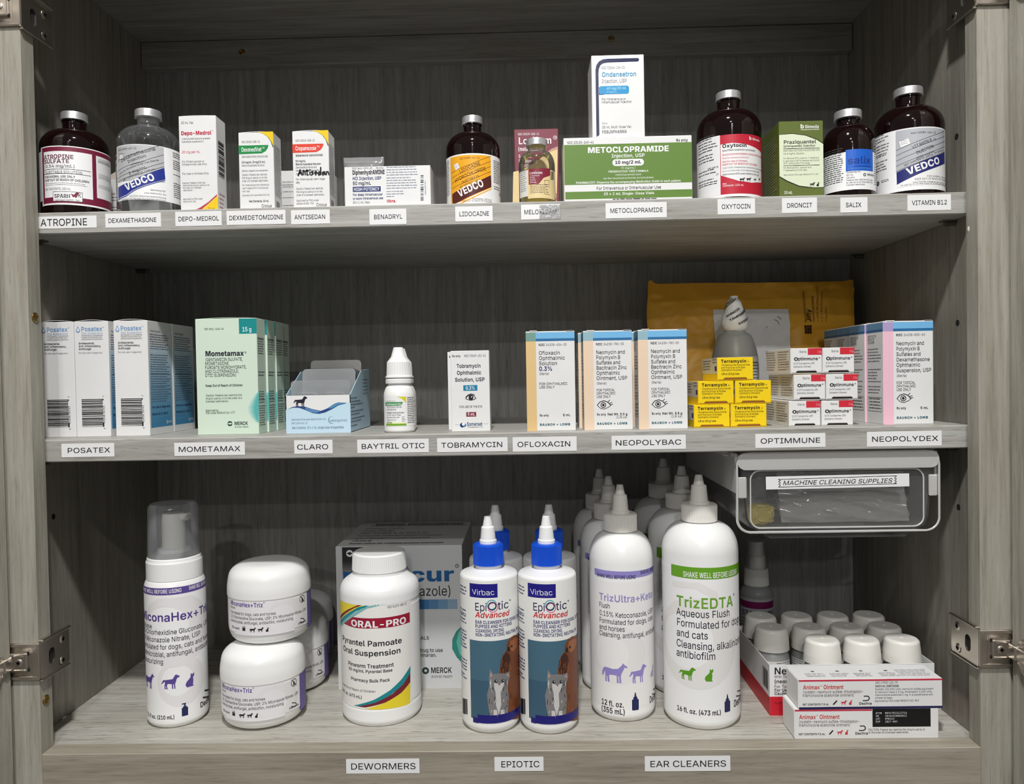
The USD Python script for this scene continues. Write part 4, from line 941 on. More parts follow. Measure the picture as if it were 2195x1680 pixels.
a.shape('dog', 500, 792, 138, (30, 24, 42), 4, w=.95)
a.text('Approved by FDA under ANADA # 200-714', 375, 976, 24, (70, 92, 120), 830).text('NDC 11030-061-10', 375, 1026, 24, (70, 92, 120), 585).text('Net Contents: 10 x 1 mL single dose dropperettes', 378, 1092, 32, (60, 82, 112), 1068)
a.text('vetoquinol', 880, 1000, 34, (72, 108, 140), 1112, track=.05)
c = Point(*a.xy(910, 978)).buffer(49 * a.ky, quad_segs=10); c = c.difference(Point(*a.xy(914, 976)).buffer(45 * a.ky, quad_segs=10)).difference(sbox(*a.xy(925, 1040), *a.xy(1000, 940))); a.add(c, (72, 108, 140), 2)
put_print(t, a, front_at(0, 0, 0))
b = Art().flat(0, D0, 0, H0, D0, H0)
for k, y in enumerate((4, 7.4, 10.4, 13.2, 17, 20, 24, 27, 31)): b.small(1.5, (30, 52, 62, 20, 60, 44, 64, 50, 30)[k], y, 1, 2, 1.5, (46, 60, 92), 180 + k, .15)
for k in range(5): b.small(56, 82, -14 + k * 3.6, 1, 2, 1.2, (60, 76, 108), 190 + k, .2)
put_print(t, b, right_at(W0 * .001, 0, 0))

def blister(label, x, y, z, w, h, film, lean, side=0.0, rot=0):
    """A thermoformed pack: flat web with rounded corners and two raised pockets."""
    q = thing('blister_pack', label, 'blister pack', (x, y, z), rot, 'blister packs in the opened dispenser box')
    n = 12; u = np.linspace(0, 1, n)
    web = prism(rrect(0, w, 0, h, .004), 0, .0005)
    def bend(m):
        v = m.vertices.copy(); f = v[:, 2] / h
        v[:, 1] += lean * f - .003 * np.sin(np.pi * np.clip(v[:, 0] / w, 0, 1)) * f; m.vertices = v; return m
    web = bend(web.subdivide().subdivide().subdivide())
    part(q, 'web', web, film, True)
    for px in (.10, .56):
        p = rrect(w * px, w * (px + .34), h * .12, h * .74, .003)
        part(q, 'pocket', bend(join(prism(p, -.0035, 0).subdivide(), prism(p.buffer(-.001), -.0042, -.0035).subdivide())), film, 20)
    return q
blister('frosted blister pack at the front of the opened dispenser box', .2128, .0745, ZB + .0020, .0590, .0490, 'blister_film', -.004)
blister('frosted blister pack leaning back behind the front one', .2175, .0900, ZB + .0025, .0540, .0600, 'blister_film', .006)
for k in range(3): blister(('dark foil blister pack just behind the two frosted ones', 'dark foil blister pack, middle of the three dark edges', 'dark foil blister pack, rearmost of the three dark edges')[k], .2185 + .0012 * k, .1010 + .0055 * k, ZB + .0025, .0510, .0605 - .001 * k, 'foil_dark', .006)
blister('silvery foil blister pack standing highest, at the back of the dispenser', .2150, .1330, ZB + .0020, .0540, .0700, 'foil_grey', .002)

# white dropper bottle with a green-banded label
def otic(label, x, y):
    t = thing('dropper_bottle', label, 'bottle', (x, y, ZB), toward_camera(x, y) - 2, 'white dropper bottles with a green-banded label')
    R = 14.8
    part(t, 'body', lathe([(0, .6), (10, .6), (11, 0), (R - 1.5, 0, .8), (R, 1.6, 1), (R, 37, 5), (R - 2.2, 43, 3), (10.2, 45.4, 1), (10.2, 47), (0, 47)]), 'plastic_white', 40)
    part(t, 'collar', lathe([(0, 46.4), (12.4, 46.4, .4), (12.7, 47), (12.7, 50.8, .5), (11.8, 51.4), (0, 51.4)], 56), 'plastic_white', 40)
    part(t, 'cap', lathe([(0, 52), (12.9, 52), (12.9, 53.2), (11.9, 53.6), (11.6, 54), (11.0, 67), (7.0, 72.2), (4.8, 80.2, .8), (4.2, 81.2), (0, 81.2)], ribs=(30, .28, 53.9, 67.2)), 'plastic_white', 25)
    a = Art().round(R, 1077, 134, 848, .1082, -4, at=(.3219, .0570))
    a.rect(965, 528, 1214, 790, WH, 0).poly([(1062, 533), (1138, 533), (1138, 590), (1120, 565), (1095, 545)], (226, 214, 30), 1).poly([(962, 578), (1112, 578), (1104, 600), (1092, 610), (962, 610)], (60, 150, 84), 1).rect(966, 768, 1138, 786, (118, 170, 44), 1).rect(966, 757, 1138, 768, (236, 246, 180), 1)
    a.text('NDC 60043-021-15', 975, 573, 9, (90, 120, 60), 1050).text('Enrofloxacin Otic', 972, 604, 17, WH, 1100, bold=1).text('(enrofloxacin/silver', 974, 628, 16, GREY, 1102).text('sulfadiazine)', 974, 650, 16, GREY, 1055).text('Antibacterial-Antimycotic Emulsion', 974, 676, 12, INK, 1120, bold=1).text('For Otic Use in Dogs', 974, 696, 13, INK, 1092).text('Approved by FDA under', 974, 717, 12, INK, 1080).text('ANADA # 200-713', 974, 740, 12, INK, 1052).text('15 mL', 974, 764, 16, INK, 1018, bold=1).small(1100, 1136, 710, 4, 13, 6, GREY, 12, .6)
    a.small(1148, 1206, 545, 15, 15.6, 9, INK, 16, .2)
    l = part(t, 'label', wrap(R, -60, 88, 6.5, 35), 'paper', 30); put_print(l, a, around(R + .08))
    return t
ot = otic('white dropper bottle with a green-banded label, standing in front of its twin', .3219, .0570)
copy_of(ot, 'white dropper bottle mostly hidden behind its twin', (.3186, .0890, ZB), toward_camera(.3186, .0890) - 2)

# white eye-drop carton
t = thing('medicine_carton', 'white carton with a drawn eye and a small maroon tag, front of two', 'carton', (.3732, .0460, ZB), 0, 'white eye-drop cartons with blue tag')
carton(t, 36.5, 25, 76.8)
a = Art().flat(1520, 1866, 130, 835, 36.5, 76.8)
a.text('Rx only', 1535, 187, 19, INK, 1610, bold=1).text('NDC 70069-131-01', 1642, 187, 19, (70, 70, 76), 1838)
for s, y, x0, x1 in (('Tobramycin', 281, 1572, 1790), ('Ophthalmic', 340, 1573, 1793), ('Solution, USP', 400, 1555, 1824)): a.text(s, x0, y, 33, (52, 52, 60), x1, bold=1)
a.rect(1630, 433, 1756, 481, (18, 126, 166), 1).text('0.3%', 1650, 472, 30, WH, 1736, bold=1)
ey = poly_rings([a.xy(*p) for p in ((1645, 548), (1665, 525), (1695, 514), (1725, 522), (1745, 548), (1722, 562), (1695, 566), (1665, 560))]); a.add(ey.difference(ey.buffer(-.55)), INK, 2).ring(1697, 541, 0, 21, INK).ring(1702, 535, 0, 5, WH, 4).line([(1650, 538), (1668, 520), (1697, 508), (1730, 518)], 6, INK)
a.text('FOR USE IN THE EYE', 1590, 629, 19, INK, 1798).rect(1652, 667, 1741, 706, (128, 34, 60), 1).text('5 mL', 1664, 697, 25, WH, 1730, bold=1)
a.ring(1614, 779, 0, 20, (24, 62, 120)).ring(1634, 779, 0, 15, (60, 120, 170), 3).ring(1625, 771, 0, 13, WH, 4).text('Somerset', 1655, 786, 32, (54, 92, 132), 1795, bold=1).text('Therapeutics LLC', 1660, 802, 11, GREY, 1798).small(1552, 1592, 775, 1, 10, 6, (190, 190, 196), 5, .1).small(1802, 1850, 772, 1, 10, 6, (190, 190, 196), 6, .1)
put_print(t, a, front_at(0, 0, 0))
copy_of(t, 'white eye-drop carton peeking out at the left behind its twin', (.3675, .0725, ZB))

def eye_icon(a, x, y, s, lash=True):
    """A line-drawn eye with lashes, s wide."""
    up = [(x - .5 * s, y), (x - .3 * s, y - .24 * s), (x, y - .33 * s), (x + .28 * s, y - .22 * s), (x + .5 * s, y + .02 * s)]
    lo = [(x - .5 * s, y), (x - .25 * s, y + .22 * s), (x + .02 * s, y + .27 * s), (x + .3 * s, y + .16 * s), (x + .5 * s, y + .02 * s)]
    a.line(up, .05 * s, INK).line(lo, .035 * s, INK).ring(x - .05 * s, y - .02 * s, .15 * s, .20 * s, INK).ring(x - .05 * s, y - .02 * s, 0, .09 * s, INK)
    for p, q in (((.28, -.22), (.44, -.38)), ((.38, -.12), (.6, -.2)), ((.45, -.03), (.66, -.06))): a.line([(x + p[0] * s, y + p[1] * s), (x + q[0] * s, y + q[1] * s)], .04 * s, INK)

def eye_carton(label, x, y, W, D, H, ndc, lines, rest, size, edge_col, band_col, x0, x1, yt, yb, group, eye=True, sterile=True, pct=None, side='L'):
    t = thing('eye_medicine_carton', label, 'carton', (x, y, ZB), 0, group)
    carton(t, W, D, H)
    for f in (.08, .83): part(t, 'tuck_notch', boxm(W * f * .001, W * (f + .15) * .001, -.0004, .004, H * .001 - .0004, H * .001 + .0004, 0), 'rubber_grey' if f > .5 else 'carton_grey')
    w, h = x1 - x0, yb - yt
    a = Art().flat(0, 100, 0, 200, W, H)
    a.rect(0, 3, 100, 17, (120, 188, 234), 0).rect(0, 15.5, 100, 20.5, (38, 110, 164), 1).rect(0, 20.5, 20.5, 200, edge_col, 1).rect(0, 3, 20.5, 20.5, band_col, 2)
    X = 26
    a.text('NDC', X, 30, 4.6, INK, X + 13, bold=1).text(ndc, X + 15, 30, 4.6, (110, 110, 116), X + 58)
    y = 47.5
    for s, e in lines: a.text(s, X, y, 7.3, INK, e); y += 10.4
    if pct: a.text(pct, X, y + 1, 8.6, (34, 52, 110), X + 28, bold=1); y += 10.5
    if sterile: a.text('(Sterile)', X, y - 1.4, 4.8, GREY, X + 21, skew=.1)
    y += 12.5
    for s, e in rest:
        if s: a.text(s, X, y, 5.0, INK, e)
        y += 6.6
    if eye: eye_icon(a, X + 15, 150.5, 28)
    a.text('Rx only', X, 171, 4.6, INK, X + 19, bold=1).text(size[0], 89, 171, 4.6, INK, at='r', bold=1)
    if len(size) > 1: a.text(size[1], 89, 177, 4.4, GREY, at='r')
    a.text('BAUSCH + LOMB', X, 189.5, 4.4, (30, 92, 110), 89, bold=2, track=.12)
    put_print(t, a, front_at(0, 0, 0))
    b = Art().flat(0, D, 0, H, D, H)
    b.rect(0, H * .015, D, H * .08, (96, 140, 176), 0).rect(0, H * .078, D, H * .1025, (38, 96, 144), 1).text('KEEP OUT OF', 3, H * .15, 2.3, INK, D * .62).text('REACH OF', 3, H * .18, 2.3, INK, D * .5).text('CHILDREN', 3, H * .21, 2.3, INK, D * .5)
    for k, (f, n) in enumerate(((.27, 5), (.47, 5), (.64, 3))): b.small(3, D - 4, H * f, n, 2.9, 1.3, (70, 70, 74), 200 + k, .35)
    b.frame(2.5, H * .74, D - 3, H * .88, .35, INK)
    for k in range(4): b.small(5, D - 5, H * .76 + k * 3, 1, 2, 1.4, INK, 210 + k, .1)
    put_print(t, b, left_at(0, D * .001, 0)); 
    return t
G2 = [('Neomycin and', 86), ('Polymyxin B', 76), ('Sulfates and', 76), ('Bacitracin Zinc', 89), ('Ophthalmic', 75), ('Ointment, USP', 90)]
TOP = [('FOR TOPICAL', 64), ('OPHTHALMIC', 65), ('USE ONLY', 55)]
eye_carton('blue-topped white carton with an amber left edge and a bold percentage', .4446, .0370, 45.4, 30, 93.2, '24208-434-05', [('Ofloxacin', 70), ('Ophthalmic', 80), ('Solution', 64)], [('', 0), ('FOR OPHTHALMIC', 84), ('USE ONLY', 58)], ('5 mL',), (230, 196, 138), (120, 160, 150), 180, 582, 490, 1305, None, eye=False, pct='0.3%')
n1 = eye_carton('blue-topped carton with a cream left edge, left of the two alike', .4980, .0380, 45.2, 28, 92.8, '24208-780-55', G2, TOP, ('Net Wt. 3.5 g', '(1/8 oz)'), (240, 214, 186), (150, 188, 200), 650, 1043, 490, 1300, 'blue-topped cartons with a cream left edge')
copy_of(n1, 'blue-topped cream-edged carton close behind the left of the two alike', (.4952, .0675, ZB))
copy_of(n1, 'blue-topped carton with a cream left edge, right of the two alike', (.5487, .0370, ZB))
copy_of(n1, 'blue-topped cream-edged carton peeking out behind the right of the two alike', (.5455, .0665, ZB))
nd = eye_carton('blue-topped white carton with a pink left edge, foremost of its row', .7790, .0480, 46.6, 35, 97.2, '24208-830-60', [('Neomycin and', 82), ('Polymyxin B', 73), ('Sulfates and', 75), ('Dexamethasone', 93), ('Ophthalmic', 74), ('Suspension, USP', 96)], TOP, ('5 mL',), (246, 196, 214), (178, 160, 206), 1525, 1910, 390, 1180, 'blue-topped white cartons with a pink edge')
copy_of(nd, 'blue-topped carton with a pink edge, second from the front of its row', (.7775, .0838, ZB), .8)
copy_of(nd, 'blue-topped carton with a pink edge, third from the front of its row', (.7785, .1196, ZB))
copy_of(nd, 'blue-topped carton with a pink edge, rearmost of its row', (.7792, .1556, ZB))

# little yellow cartons lying end-on, in a pile
def end_carton(name, label, x, y, z, W, D, H, m, tabm, group):
    t = thing(name, label, 'carton', (x, y, z), 0, group)
    w, d, h = W * .001, D * .001, H * .001
    part(t, 'body', boxm(0, w, .0005, d, 0, h, .0003), m)
    fl = Polygon([(.0005, h - .0004), (w - .0005, h - .0004), (w - .0005, .0012), (w * .84, .0012), (w * .79, .0030), (w * .21, .0030), (w * .16, .0012), (.0005, .0012)])
    part(t, 'end_flap', prism(fl, 0, .0006), m)
    part(t, 'tuck_slot', boxm(w * .17, w * .83, .0002, .0006, .0010, .0024, 0), tabm)
    return t
t = end_carton('ointment_carton', 'small yellow carton, left of the bottom two in the yellow pile', .6012, .0440, ZB, 33.4, 60, 21.6, 'carton_yellow', 'kraft_dark', 'small yellow cartons piled end-on')
a = Art().flat(1545, 1835, 1092, 1288, 33.4, 21.6)
yk = (72, 60, 20)
a.text('Terramycin', 1574, 1136, 27, (64, 50, 14), 1782, bold=2, track=.06).ring(1795, 1128, 3, 5, yk).text('(Oxytetracycline Hydrochloride', 1576, 1162, 15, yk, 1808, skew=.15).text('and Polymyxin B Sulfate', 1576, 1184, 15, yk, 1768, skew=.15).text('Ophthalmic Ointment)', 1576, 1205, 15, yk, 1745, skew=.15).text('1/8 oz (3.5 g) tube', 1576, 1238, 16, yk, 1722, skew=.1, bold=1)
put_print(t, a, front_at(0, 0, 0))
b = Art().flat(0, 60, 0, 21.6, 60, 21.6)
b.rect(0, 0, 58.5, 15, (226, 222, 216), 0).rect(50.5, 8, 57.5, 12.5, (52, 60, 130), 1).small(42, 57, 2, 2, 2.6, 1.6, (90, 90, 100), 3, .2).small(4, 36, 3, 4, 2.6, 1.4, (90, 90, 100), 4, .2)
put_print(t, b, left_at(0, .060, 0))
copy_of(t, 'small yellow carton, right of the bottom two in the yellow pile', (.6355, .0440, ZB))
copy_of(t, 'small yellow carton, left of the middle two in the yellow pile', (.6053, .0440, ZB + .0219), .5)
copy_of(t, 'small yellow carton, right of the middle two in the yellow pile', (.6400, .0442, ZB + .0219), -.4)
copy_of(t, 'small yellow carton, single one on top of the yellow pile', (.6235, .0440, ZB + .0438), .3)

# little white cartons with red corner
t = end_carton('ointment_carton', 'small white carton with red corner, left of the bottom row', .6884, .0400, ZB, 29.0, 74, 23.8, 'carton_white', 'nickel_dark', 'small white cartons with red corner, stacked in three rows')
a = Art().flat(820, 1062, 998, 1200, 29.0, 23.8)
a.rect(952, 1000, 1062, 1052, (212, 40, 58), 1).text('Sterile', 886, 1034, 17, (120, 120, 124), 940).text('3.5g', 1026, 1038, 19, (240, 150, 160), 1058, bold=1).text('O', 844, 1096, 26, (24, 22, 26), 878, bold=2).text('ptimmune', 876, 1094, 25, (30, 28, 32), 1030, bold=1).ring(1041, 1076, 3, 5, INK).text('(0.2% Cyclosporine, USP)', 840, 1124, 14, GREY, 1005).text('Ophthalmic Ointment', 840, 1150, 14, GREY, 975)
put_print(t, a, front_at(0, 0, 0))
b = Art().flat(0, 74, 0, 23.8, 74, 23.8)
b.small(38, 70, 3, 8, 2.4, 1.1, (110, 96, 88), 21, .3).small(4, 32, 3, 8, 2.4, 1.1, (110, 100, 92), 22, .2)
for yy in (14, 19): b.rect(46, yy, 70, yy + .3, (120, 100, 92), 2)
put_print(t, b, left_at(0, .074, 0))
copy_of(t, 'small white carton with red corner, right of the bottom row', (.7186, .0402, ZB))
copy_of(t, 'small white carton with red corner, left of the middle row', (.6932, .0400, ZB + .0244), .3)
copy_of(t, 'small white carton with red corner, right of the middle row', (.7229, .0396, ZB + .0244))
copy_of(t, 'small white carton with red corner, left of the top row', (.6904, .0400, ZB + .0490), .2)
copy_of(t, 'small white carton with red corner, right of the top row', (.7199, .0398, ZB + .0490))

# natural plastic bottle sealed with printed tape, and the padded mailer behind it
x, y = .6660, .1420
t = thing('squeeze_bottle', 'translucent squeeze bottle with its neck wrapped in printed sealing tape', 'bottle', (x, y, ZB), toward_camera(x, y) + 3)
R = 24.5
part(t, 'body', lathe([(0, .8), (20, .8), (21, 0), (R - 1.5, 0, .8), (R, 2, 1.2), (R, 62, 6), (R - 2.5, 78, 8), (17, 91, 5), (11, 94.5, 1.5), (9.8, 97), (0, 97)], 64), 'plastic_natural', 40)
part(t, 'cap', lathe([(0, 97), (11, 97), (10, 112), (6, 122), (4.0, 128), (4.0, 132.5, .6), (0, 132.5)], 40), 'plastic_white', 40)
tw = lathe([(10.6, 95.5), (13.4, 98.5), (14.0, 104), (13.0, 110), (10.6, 116), (8.6, 121), (7.4, 126), (5.2, 129), (4.3, 129.2)], 60)
v = tw.vertices; an = np.arctan2(v[:, 0], -v[:, 1]); k = 1 + .035 * np.sin(an * 3 + v[:, 2] * 1000 * .35) + .02 * np.sin(an * 7 - v[:, 2] * 700); v[:, 0] *= k; v[:, 1] *= k; tw.vertices = v
sp = part(t, 'sealing_tape', tw, 'tape', 30)
a = Art().flat(0, 100, 0, 40, 100, 40, bend=True)
for i, (s, u0, zz) in enumerate((('SCENZITE', 12, 10.5), ('TAMPER EVIDENT', 8, 17), ('SCENZITE', 22, 23), ('TAMPER EVIDENT', 26, 28), ('ZITE', 4, 13), ('EVIDENT', 34, 33), ('SCENZITE', 38, 20))): a.text(s, u0, zz, 2.5, (40, 38, 40), bold=2, rot=33)
def on_tape(u, v, o):
    z = 95 + v * .85; r = np.interp(z, [95.5, 98.5, 104, 110, 116, 121, 126, 129], [10.8, 13.4, 14.0, 13.0, 10.6, 8.6, 7.4, 5.2]) * 1.045 + .25 + o
    th = (u - 30) / 12.6; return np.c_[r * np.sin(th), -r * np.cos(th), z] * .001
put_print(sp, a, on_tape)
a = Art().flat(0, 100, 0, 60, 100, 60, bend=True)
a.rect(22, 4, 80, 58, (214, 216, 218), 0, r=1).poly([(46, 4), (60, 4), (60, 30), (57, 18), (52, 10)], (222, 92, 58), 1).rect(66, 5, 80, 58, (196, 198, 202), 1).text('(lidocaine)', 28, 12, 2.3, GREY, 45).text('SCENZITE', 24, 27, 6, (60, 62, 66), 58, bold=1).small(68, 79, 8, 14, 3.2, 1.6, INK, 8, .2).frame(66.5, 8, 79, 30, .3, INK)
l = part(t, 'label', wrap(R, -60, 66, 12, 68), 'paper_silver', 30)
put_print(l, a, lambda u, v, o: around(R + .08, .009)(u - 50, v, o))

# padded mailer
mw, mh, n = .2440, .1570, 60
t = thing('padded_mailer', 'crumpled golden brown padded mailer leaning against the cabinet back', 'envelope', (.5885, .2060, ZB))
u, v = np.meshgrid(np.linspace(0, 1, n), np.linspace(0, 1, n), indexing='ij')
def mailer_y(u, v, s):
    b = (np.clip(np.sin(np.pi * np.clip(u, 0, 1)), 0, 1) * np.clip(np.sin(np.pi * np.clip(v, 0, 1)) + .25, 0, 1)) ** .45
    q = np.stack([u * 5.0, v * 3.6, np.full_like(u, s * 3.0)], -1)
    wr = meshkit.fbm(q * 2.2, 4, 5) - .5
    cre = -np.abs(np.sin(v * 9 + u * 2.6 + 3 * wr)) ** 14 * .0026 * (v > .66)
    return .004 + .030 * v + s * (.0115 * b + .0003) + s * .0120 * wr * b - s * cre * 1.0
def mailer_x(u, v): return u * mw + .016 * (1 - v) * (2 * u - 1) * -.6 + .004 * np.sin(v * 7) * (u < .02) - .0
idx = np.arange(n * n).reshape(n, n); q = np.c_[idx[:-1, :-1].ravel(), idx[1:, :-1].ravel(), idx[1:, 1:].ravel(), idx[:-1, 1:].ravel()]
top = 1 + .034 * np.exp(-((u - .012) / .022) ** 2) + .012 * np.exp(-((u - .99) / .03) ** 2) + .006 * np.sin(u * 5 + 1)
S = []
for s in (-1, 1):
    P = np.stack([mailer_x(u, v), mailer_y(u, v, s), v * mh * (top * v + 1 * (1 - v))], -1).reshape(-1, 3)
    f = np.vstack([q[:, [0, 1, 2]], q[:, [0, 2, 3]]]); S.append(trimesh.Trimesh(P, f if s < 0 else f[:, ::-1], process=False))
part(t, 'envelope', join(*S), 'kraft', True)
def on_mailer(u0, v0):
    def f(a, b, o):
        uu, vv = (u0 + a) * .001 / mw, (v0 + b) * .001 / mh
        return np.c_[mailer_x(uu, vv), mailer_y(uu, vv, -1) - (1.1 + o) * .001, vv * mh * ((1 + .006 * np.sin(uu * 5 + 1)) * vv + (1 - vv))]
    return f
g = 14; gx, gz = np.meshgrid(np.linspace(.30, .665, g * 2), np.linspace(.10, .795, g * 2), indexing='ij'); m_ = len(gx)
idx = np.arange(m_ * m_).reshape(m_, m_); q = np.c_[idx[:-1, :-1].ravel(), idx[1:, :-1].ravel(), idx[1:, 1:].ravel(), idx[:-1, 1:].ravel()]
P = np.c_[mailer_x(gx, gz).ravel(), (mailer_y(gx, gz, -1) - .0010).ravel(), (gz * mh * ((1 + .006 * np.sin(gx * 5 + 1)) * gz + 1 - gz)).ravel()]
lb = part(t, 'address_label', trimesh.Trimesh(P, np.vstack([q[:, [0, 1, 2]], q[:, [0, 2, 3]]]), process=False), 'paper', True)
tp = part(t, 'top_seam', boxm(.002, mw - .002, .0315, .0360, mh * .975, mh * 1.0, .0005), 'kraft')
a = Art().flat(0, 40, 0, 60, 40, 60)
for s, xx, h, c in (('Recycled/recyclable', 5.0, 2.8, (90, 50, 20)), ('Jiffy', 10.5, 5.0, (56, 32, 14)), ('Cushioned Mailer', 15.0, 2.8, (90, 50, 20)), ('• 100% Recycled Content', 20, 2.5, (120, 66, 24)), ('• 10% Post Consumer', 25, 2.5, (120, 66, 24)), ('• Cut Here', 30, 2.5, (150, 70, 30))): a.text(s, xx, 42, h, c, rot=90, bold=1 if h > 4 else 0)
for i in range(3):
    for j in range(3): a.rect(1.5 + i * 3.1, 46 + j * 3.4, 4.1 + i * 3.1, 49 + j * 3.4, (60, 36, 16), 2)
put_print(t, a, on_mailer(178, 91))
a = Art().flat(0, 90, 0, 60, 90, 60)
for (x0, y0, x1, y1) in ((8, 8, 11, 12), (14, 6, 16, 9), (70, 12, 75, 17), (74, 8, 78, 12), (60, 20, 62, 23)): a.line([(x0, y0), ((x0 + x1) / 2 + 1, y0 + 1.5), (x1, y1)], .8, (120, 122, 130))
put_print(t, a, on_mailer(74, 64))

# ------------------------------------------------------------------ bottom of the cabinet
LIL, PUR, GRN, NAVY = (150, 140, 206), (92, 74, 150), (104, 164, 34), (26, 34, 84)

def hook_mark(a, x, y, s, col=INK, name='Dechra', word=True, tall=1.0):
    """The little hook-shaped maker's mark, with its word below."""
    a.line([(x - .5 * s, y - .02 * s), (x - .1 * s, y), (x + .3 * s, y - .06 * s), (x + .48 * s, y - .3 * s), (x + .42 * s, y - .58 * s), (x + .2 * s, y - .72 * s), (x - .35 * s, y - .7 * s)], .14 * s, col, 3)
    if word: a.text(name, x - .85 * s, y + .55 * s * tall, .36 * s, col, x + .85 * s, bold=1)

def swirl(a, x, y, r, col=(236, 233, 234), layer=0.5, lo=0.0, hi=1e4):
    """A pale broad arc printed under the text, kept to the label (lo..hi mm above the base)."""
    c = Point(*a.xy(x, y)).buffer(r * a.ky, quad_segs=14).difference(Point(*(np.array(a.xy(x, y)) + np.array([-.25 * r * a.ky, .05 * r * a.ky]))).buffer(r * .62 * a.ky, quad_segs=14))
    R = a.p[0]; lim = R * 1.4
    a.add(c.intersection(sbox(-lim, lo, lim, hi)), col, layer); return a

# mousse bottle with a clear overcap
x, y = .0885, .0805
t = thing('pump_bottle', 'white foam pump bottle with purple lettering under a clear overcap', 'bottle', (x, y, ZF), toward_camera(x, y))
R = 28.6
part(t, 'body', lathe([(0, .8), (22, .8), (23, 0), (R - 4, 0, 1), (R, 4, 3.5), (R, 137, 4), (R - 2, 142, 2.5), (25.5, 143, .5), (0, 143)], 72), 'plastic_white', 40)
part(t, 'collar', lathe([(0, 143), (26.4, 143), (26.4, 160, .8), (25.6, 161), (25.2, 164, 1), (18, 167.5, 1.2), (16, 168), (15.4, 171.5, 1), (11.5, 172.5), (0, 172.5)], 64), 'plastic_white', 40)
hd = lathe([(0, 170), (11.2, 170), (11.0, 198, .6), (10.2, 206, 1), (0, 206.5)], 40)
part(t, 'pump_head', hd, 'plastic_offwhite', 40)
part(t, 'nozzle', moved(boxm(-.0048, .0048, -.0170, 0, .1990, .2055, .0012), rz=62), 'plastic_offwhite')
oc = lathe([(23.8, 162.5), (24.6, 162.5), (23.6, 213, 2.5), (21, 216.2), (0, 216.6)], 64)
part(t, 'overcap', oc, 'overcap_clear', 40)
a = Art().round(R, 285, 193, 1570, .1427, -69, .0227, 560, at=(x, y))
swirl(a, 285, 900, 250, lo=8.5, hi=128).add(Point(*a.xy(330, 1250)).buffer(24, quad_segs=12).difference(Point(*a.xy(300, 1240)).buffer(15, quad_segs=12)), (236, 233, 234), .75)
a.rect(92, 604, 486, 652, PUR, 1)
a.text('SHAKE WELL BEFORE USING', 36 + 50, 643, 27, WH, 325, bold=1).text('SHAKE WELL BEFORE USING', 368, 618, 26, WH, 640, bold=1)
a.text('MiconaHex+Triz', 68 + 20, 834, 58, (84, 66, 140), 500, bold=1).text('Mousse', 88, 884, 30, INK, 148)
for s, yy, x0, x1 in (('2% Chlorhexidine Gluconate, USP', 924, 98, 484), ('2% Miconazole Nitrate, USP', 974, 100, 440), ('Formulated for dogs, cats and horses', 1024, 96, 500), ('Antimicrobial, antifungal, antibiofilm,', 1074, 100, 502), ('moisturizing', 1124, 102, 216)): a.text(s, x0, yy, 33, (40, 38, 46), x1)
a.shape('horse', 130, 1290, 104, PUR, 2, w=.8).shape('dog', 258, 1298, 92, PUR, 2, w=.9).shape('cat', 375, 1286, 94, PUR, 2)
a.shape('pump', 345, 1485, 100, NAVY, 2).text('7.1 fl oz. (210 mL)', 118, 1502, 27, INK, 283, bold=1)
hook_mark(a, 490, 1370, 70, word=False); a.text('Dechra', 438, 1440, 38, INK, 512, bold=1)
l = part(t, 'label', wrap(R, -88, 88, 8, 135.5), 'paper', 30); put_print(l, a, around(R + .08))

# jars of wipes
def jar(label, x, y, z, turn=0.0, first=False):
    rot = toward_camera(x, y) + turn
    if not first: return copy_of(JAR, label, (x, y, z), rot)
    t = thing('jar', label, 'jar', (x, y, z), rot, 'white screw-lid jars of wipes')
    R = 41.0
    part(t, 'body', lathe([(0, 1.5), (26, 1.5), (27, 0), (30, 0, 1), (37, 3, 4), (40.4, 12, 5), (40.6, 45, 1), (0, 45)], 80), 'plastic_white', 40)
    part(t, 'lid', lathe([(0, 45.2), (40.7, 45.2), (R + .2, 46, .6), (R + .2, 54, 8), (38.8, 69, 13), (29, 75.6, 8), (18, 76.5), (0, 76.6)], 80), 'plastic_white', 40)
    a = Art().round(40.4, 875, 267, 1580, .145, -107, at=(x, y))
    swirl(a, 960, 1390, 150, (234, 231, 231), lo=14, hi=43); a.rect(640, 1262, 1000, 1500, (238, 235, 238), .3)
    a.text('MiconaHex+Triz', 622, 1304, 30, PUR, 805, bold=1).ring(811, 1282, 3, 5, PUR).text('Wipes', 622, 1326, 14, INK, 645).text('Formulated for dogs, cats and horses', 622, 1361, 19, INK, 882).text('2% Chlorhexidine Gluconate, USP; 2% Miconazole Nitrate, USP', 622, 1390, 19, INK, 1085).text('Antimicrobial, antifungal, antibiofilm, moisturizing', 622, 1419, 19, INK, 992)
    a.text('50 count', 626, 1462, 16, INK, 665, bold=1).shape('jar', 690, 1466, 28, INK, 3).shape('horse', 742, 1480, 32, INK, 3).shape('dog', 787, 1480, 30, INK, 3).shape('cat', 826, 1480, 30, INK, 3)
    a.ring(1060, 1250, 22, 26, INK).line([(1044, 1232), (1076, 1268)], 4, INK).shape('pump', 1060, 1268, 34, INK, 3)
    hook_mark(a, 1056, 1414, 36); a.rect(1097, 1170, 1141, 1446, (84, 66, 150), 1)
    for k in range(17): a.rect(1100, 1180 + k * 15.5, 1136, 1185 + k * 15.5, (170, 160, 206), 2)
    l = part(t, 'label', wrap(40.45, -80, 86, 13.5, 43.5, .06), 'paper', 30); put_print(l, a, around(40.55))
    return t
JAR = jar('white screw-lid jar at the bottom of the front pair', .1750, .0825, ZF, 0, True)
jar('white screw-lid jar standing on top of another jar', .1775, .0990, ZF + .0768, 6)
jar('white screw-lid jar on the cabinet floor just behind the front pair', .1770, .1650, ZF, 4)
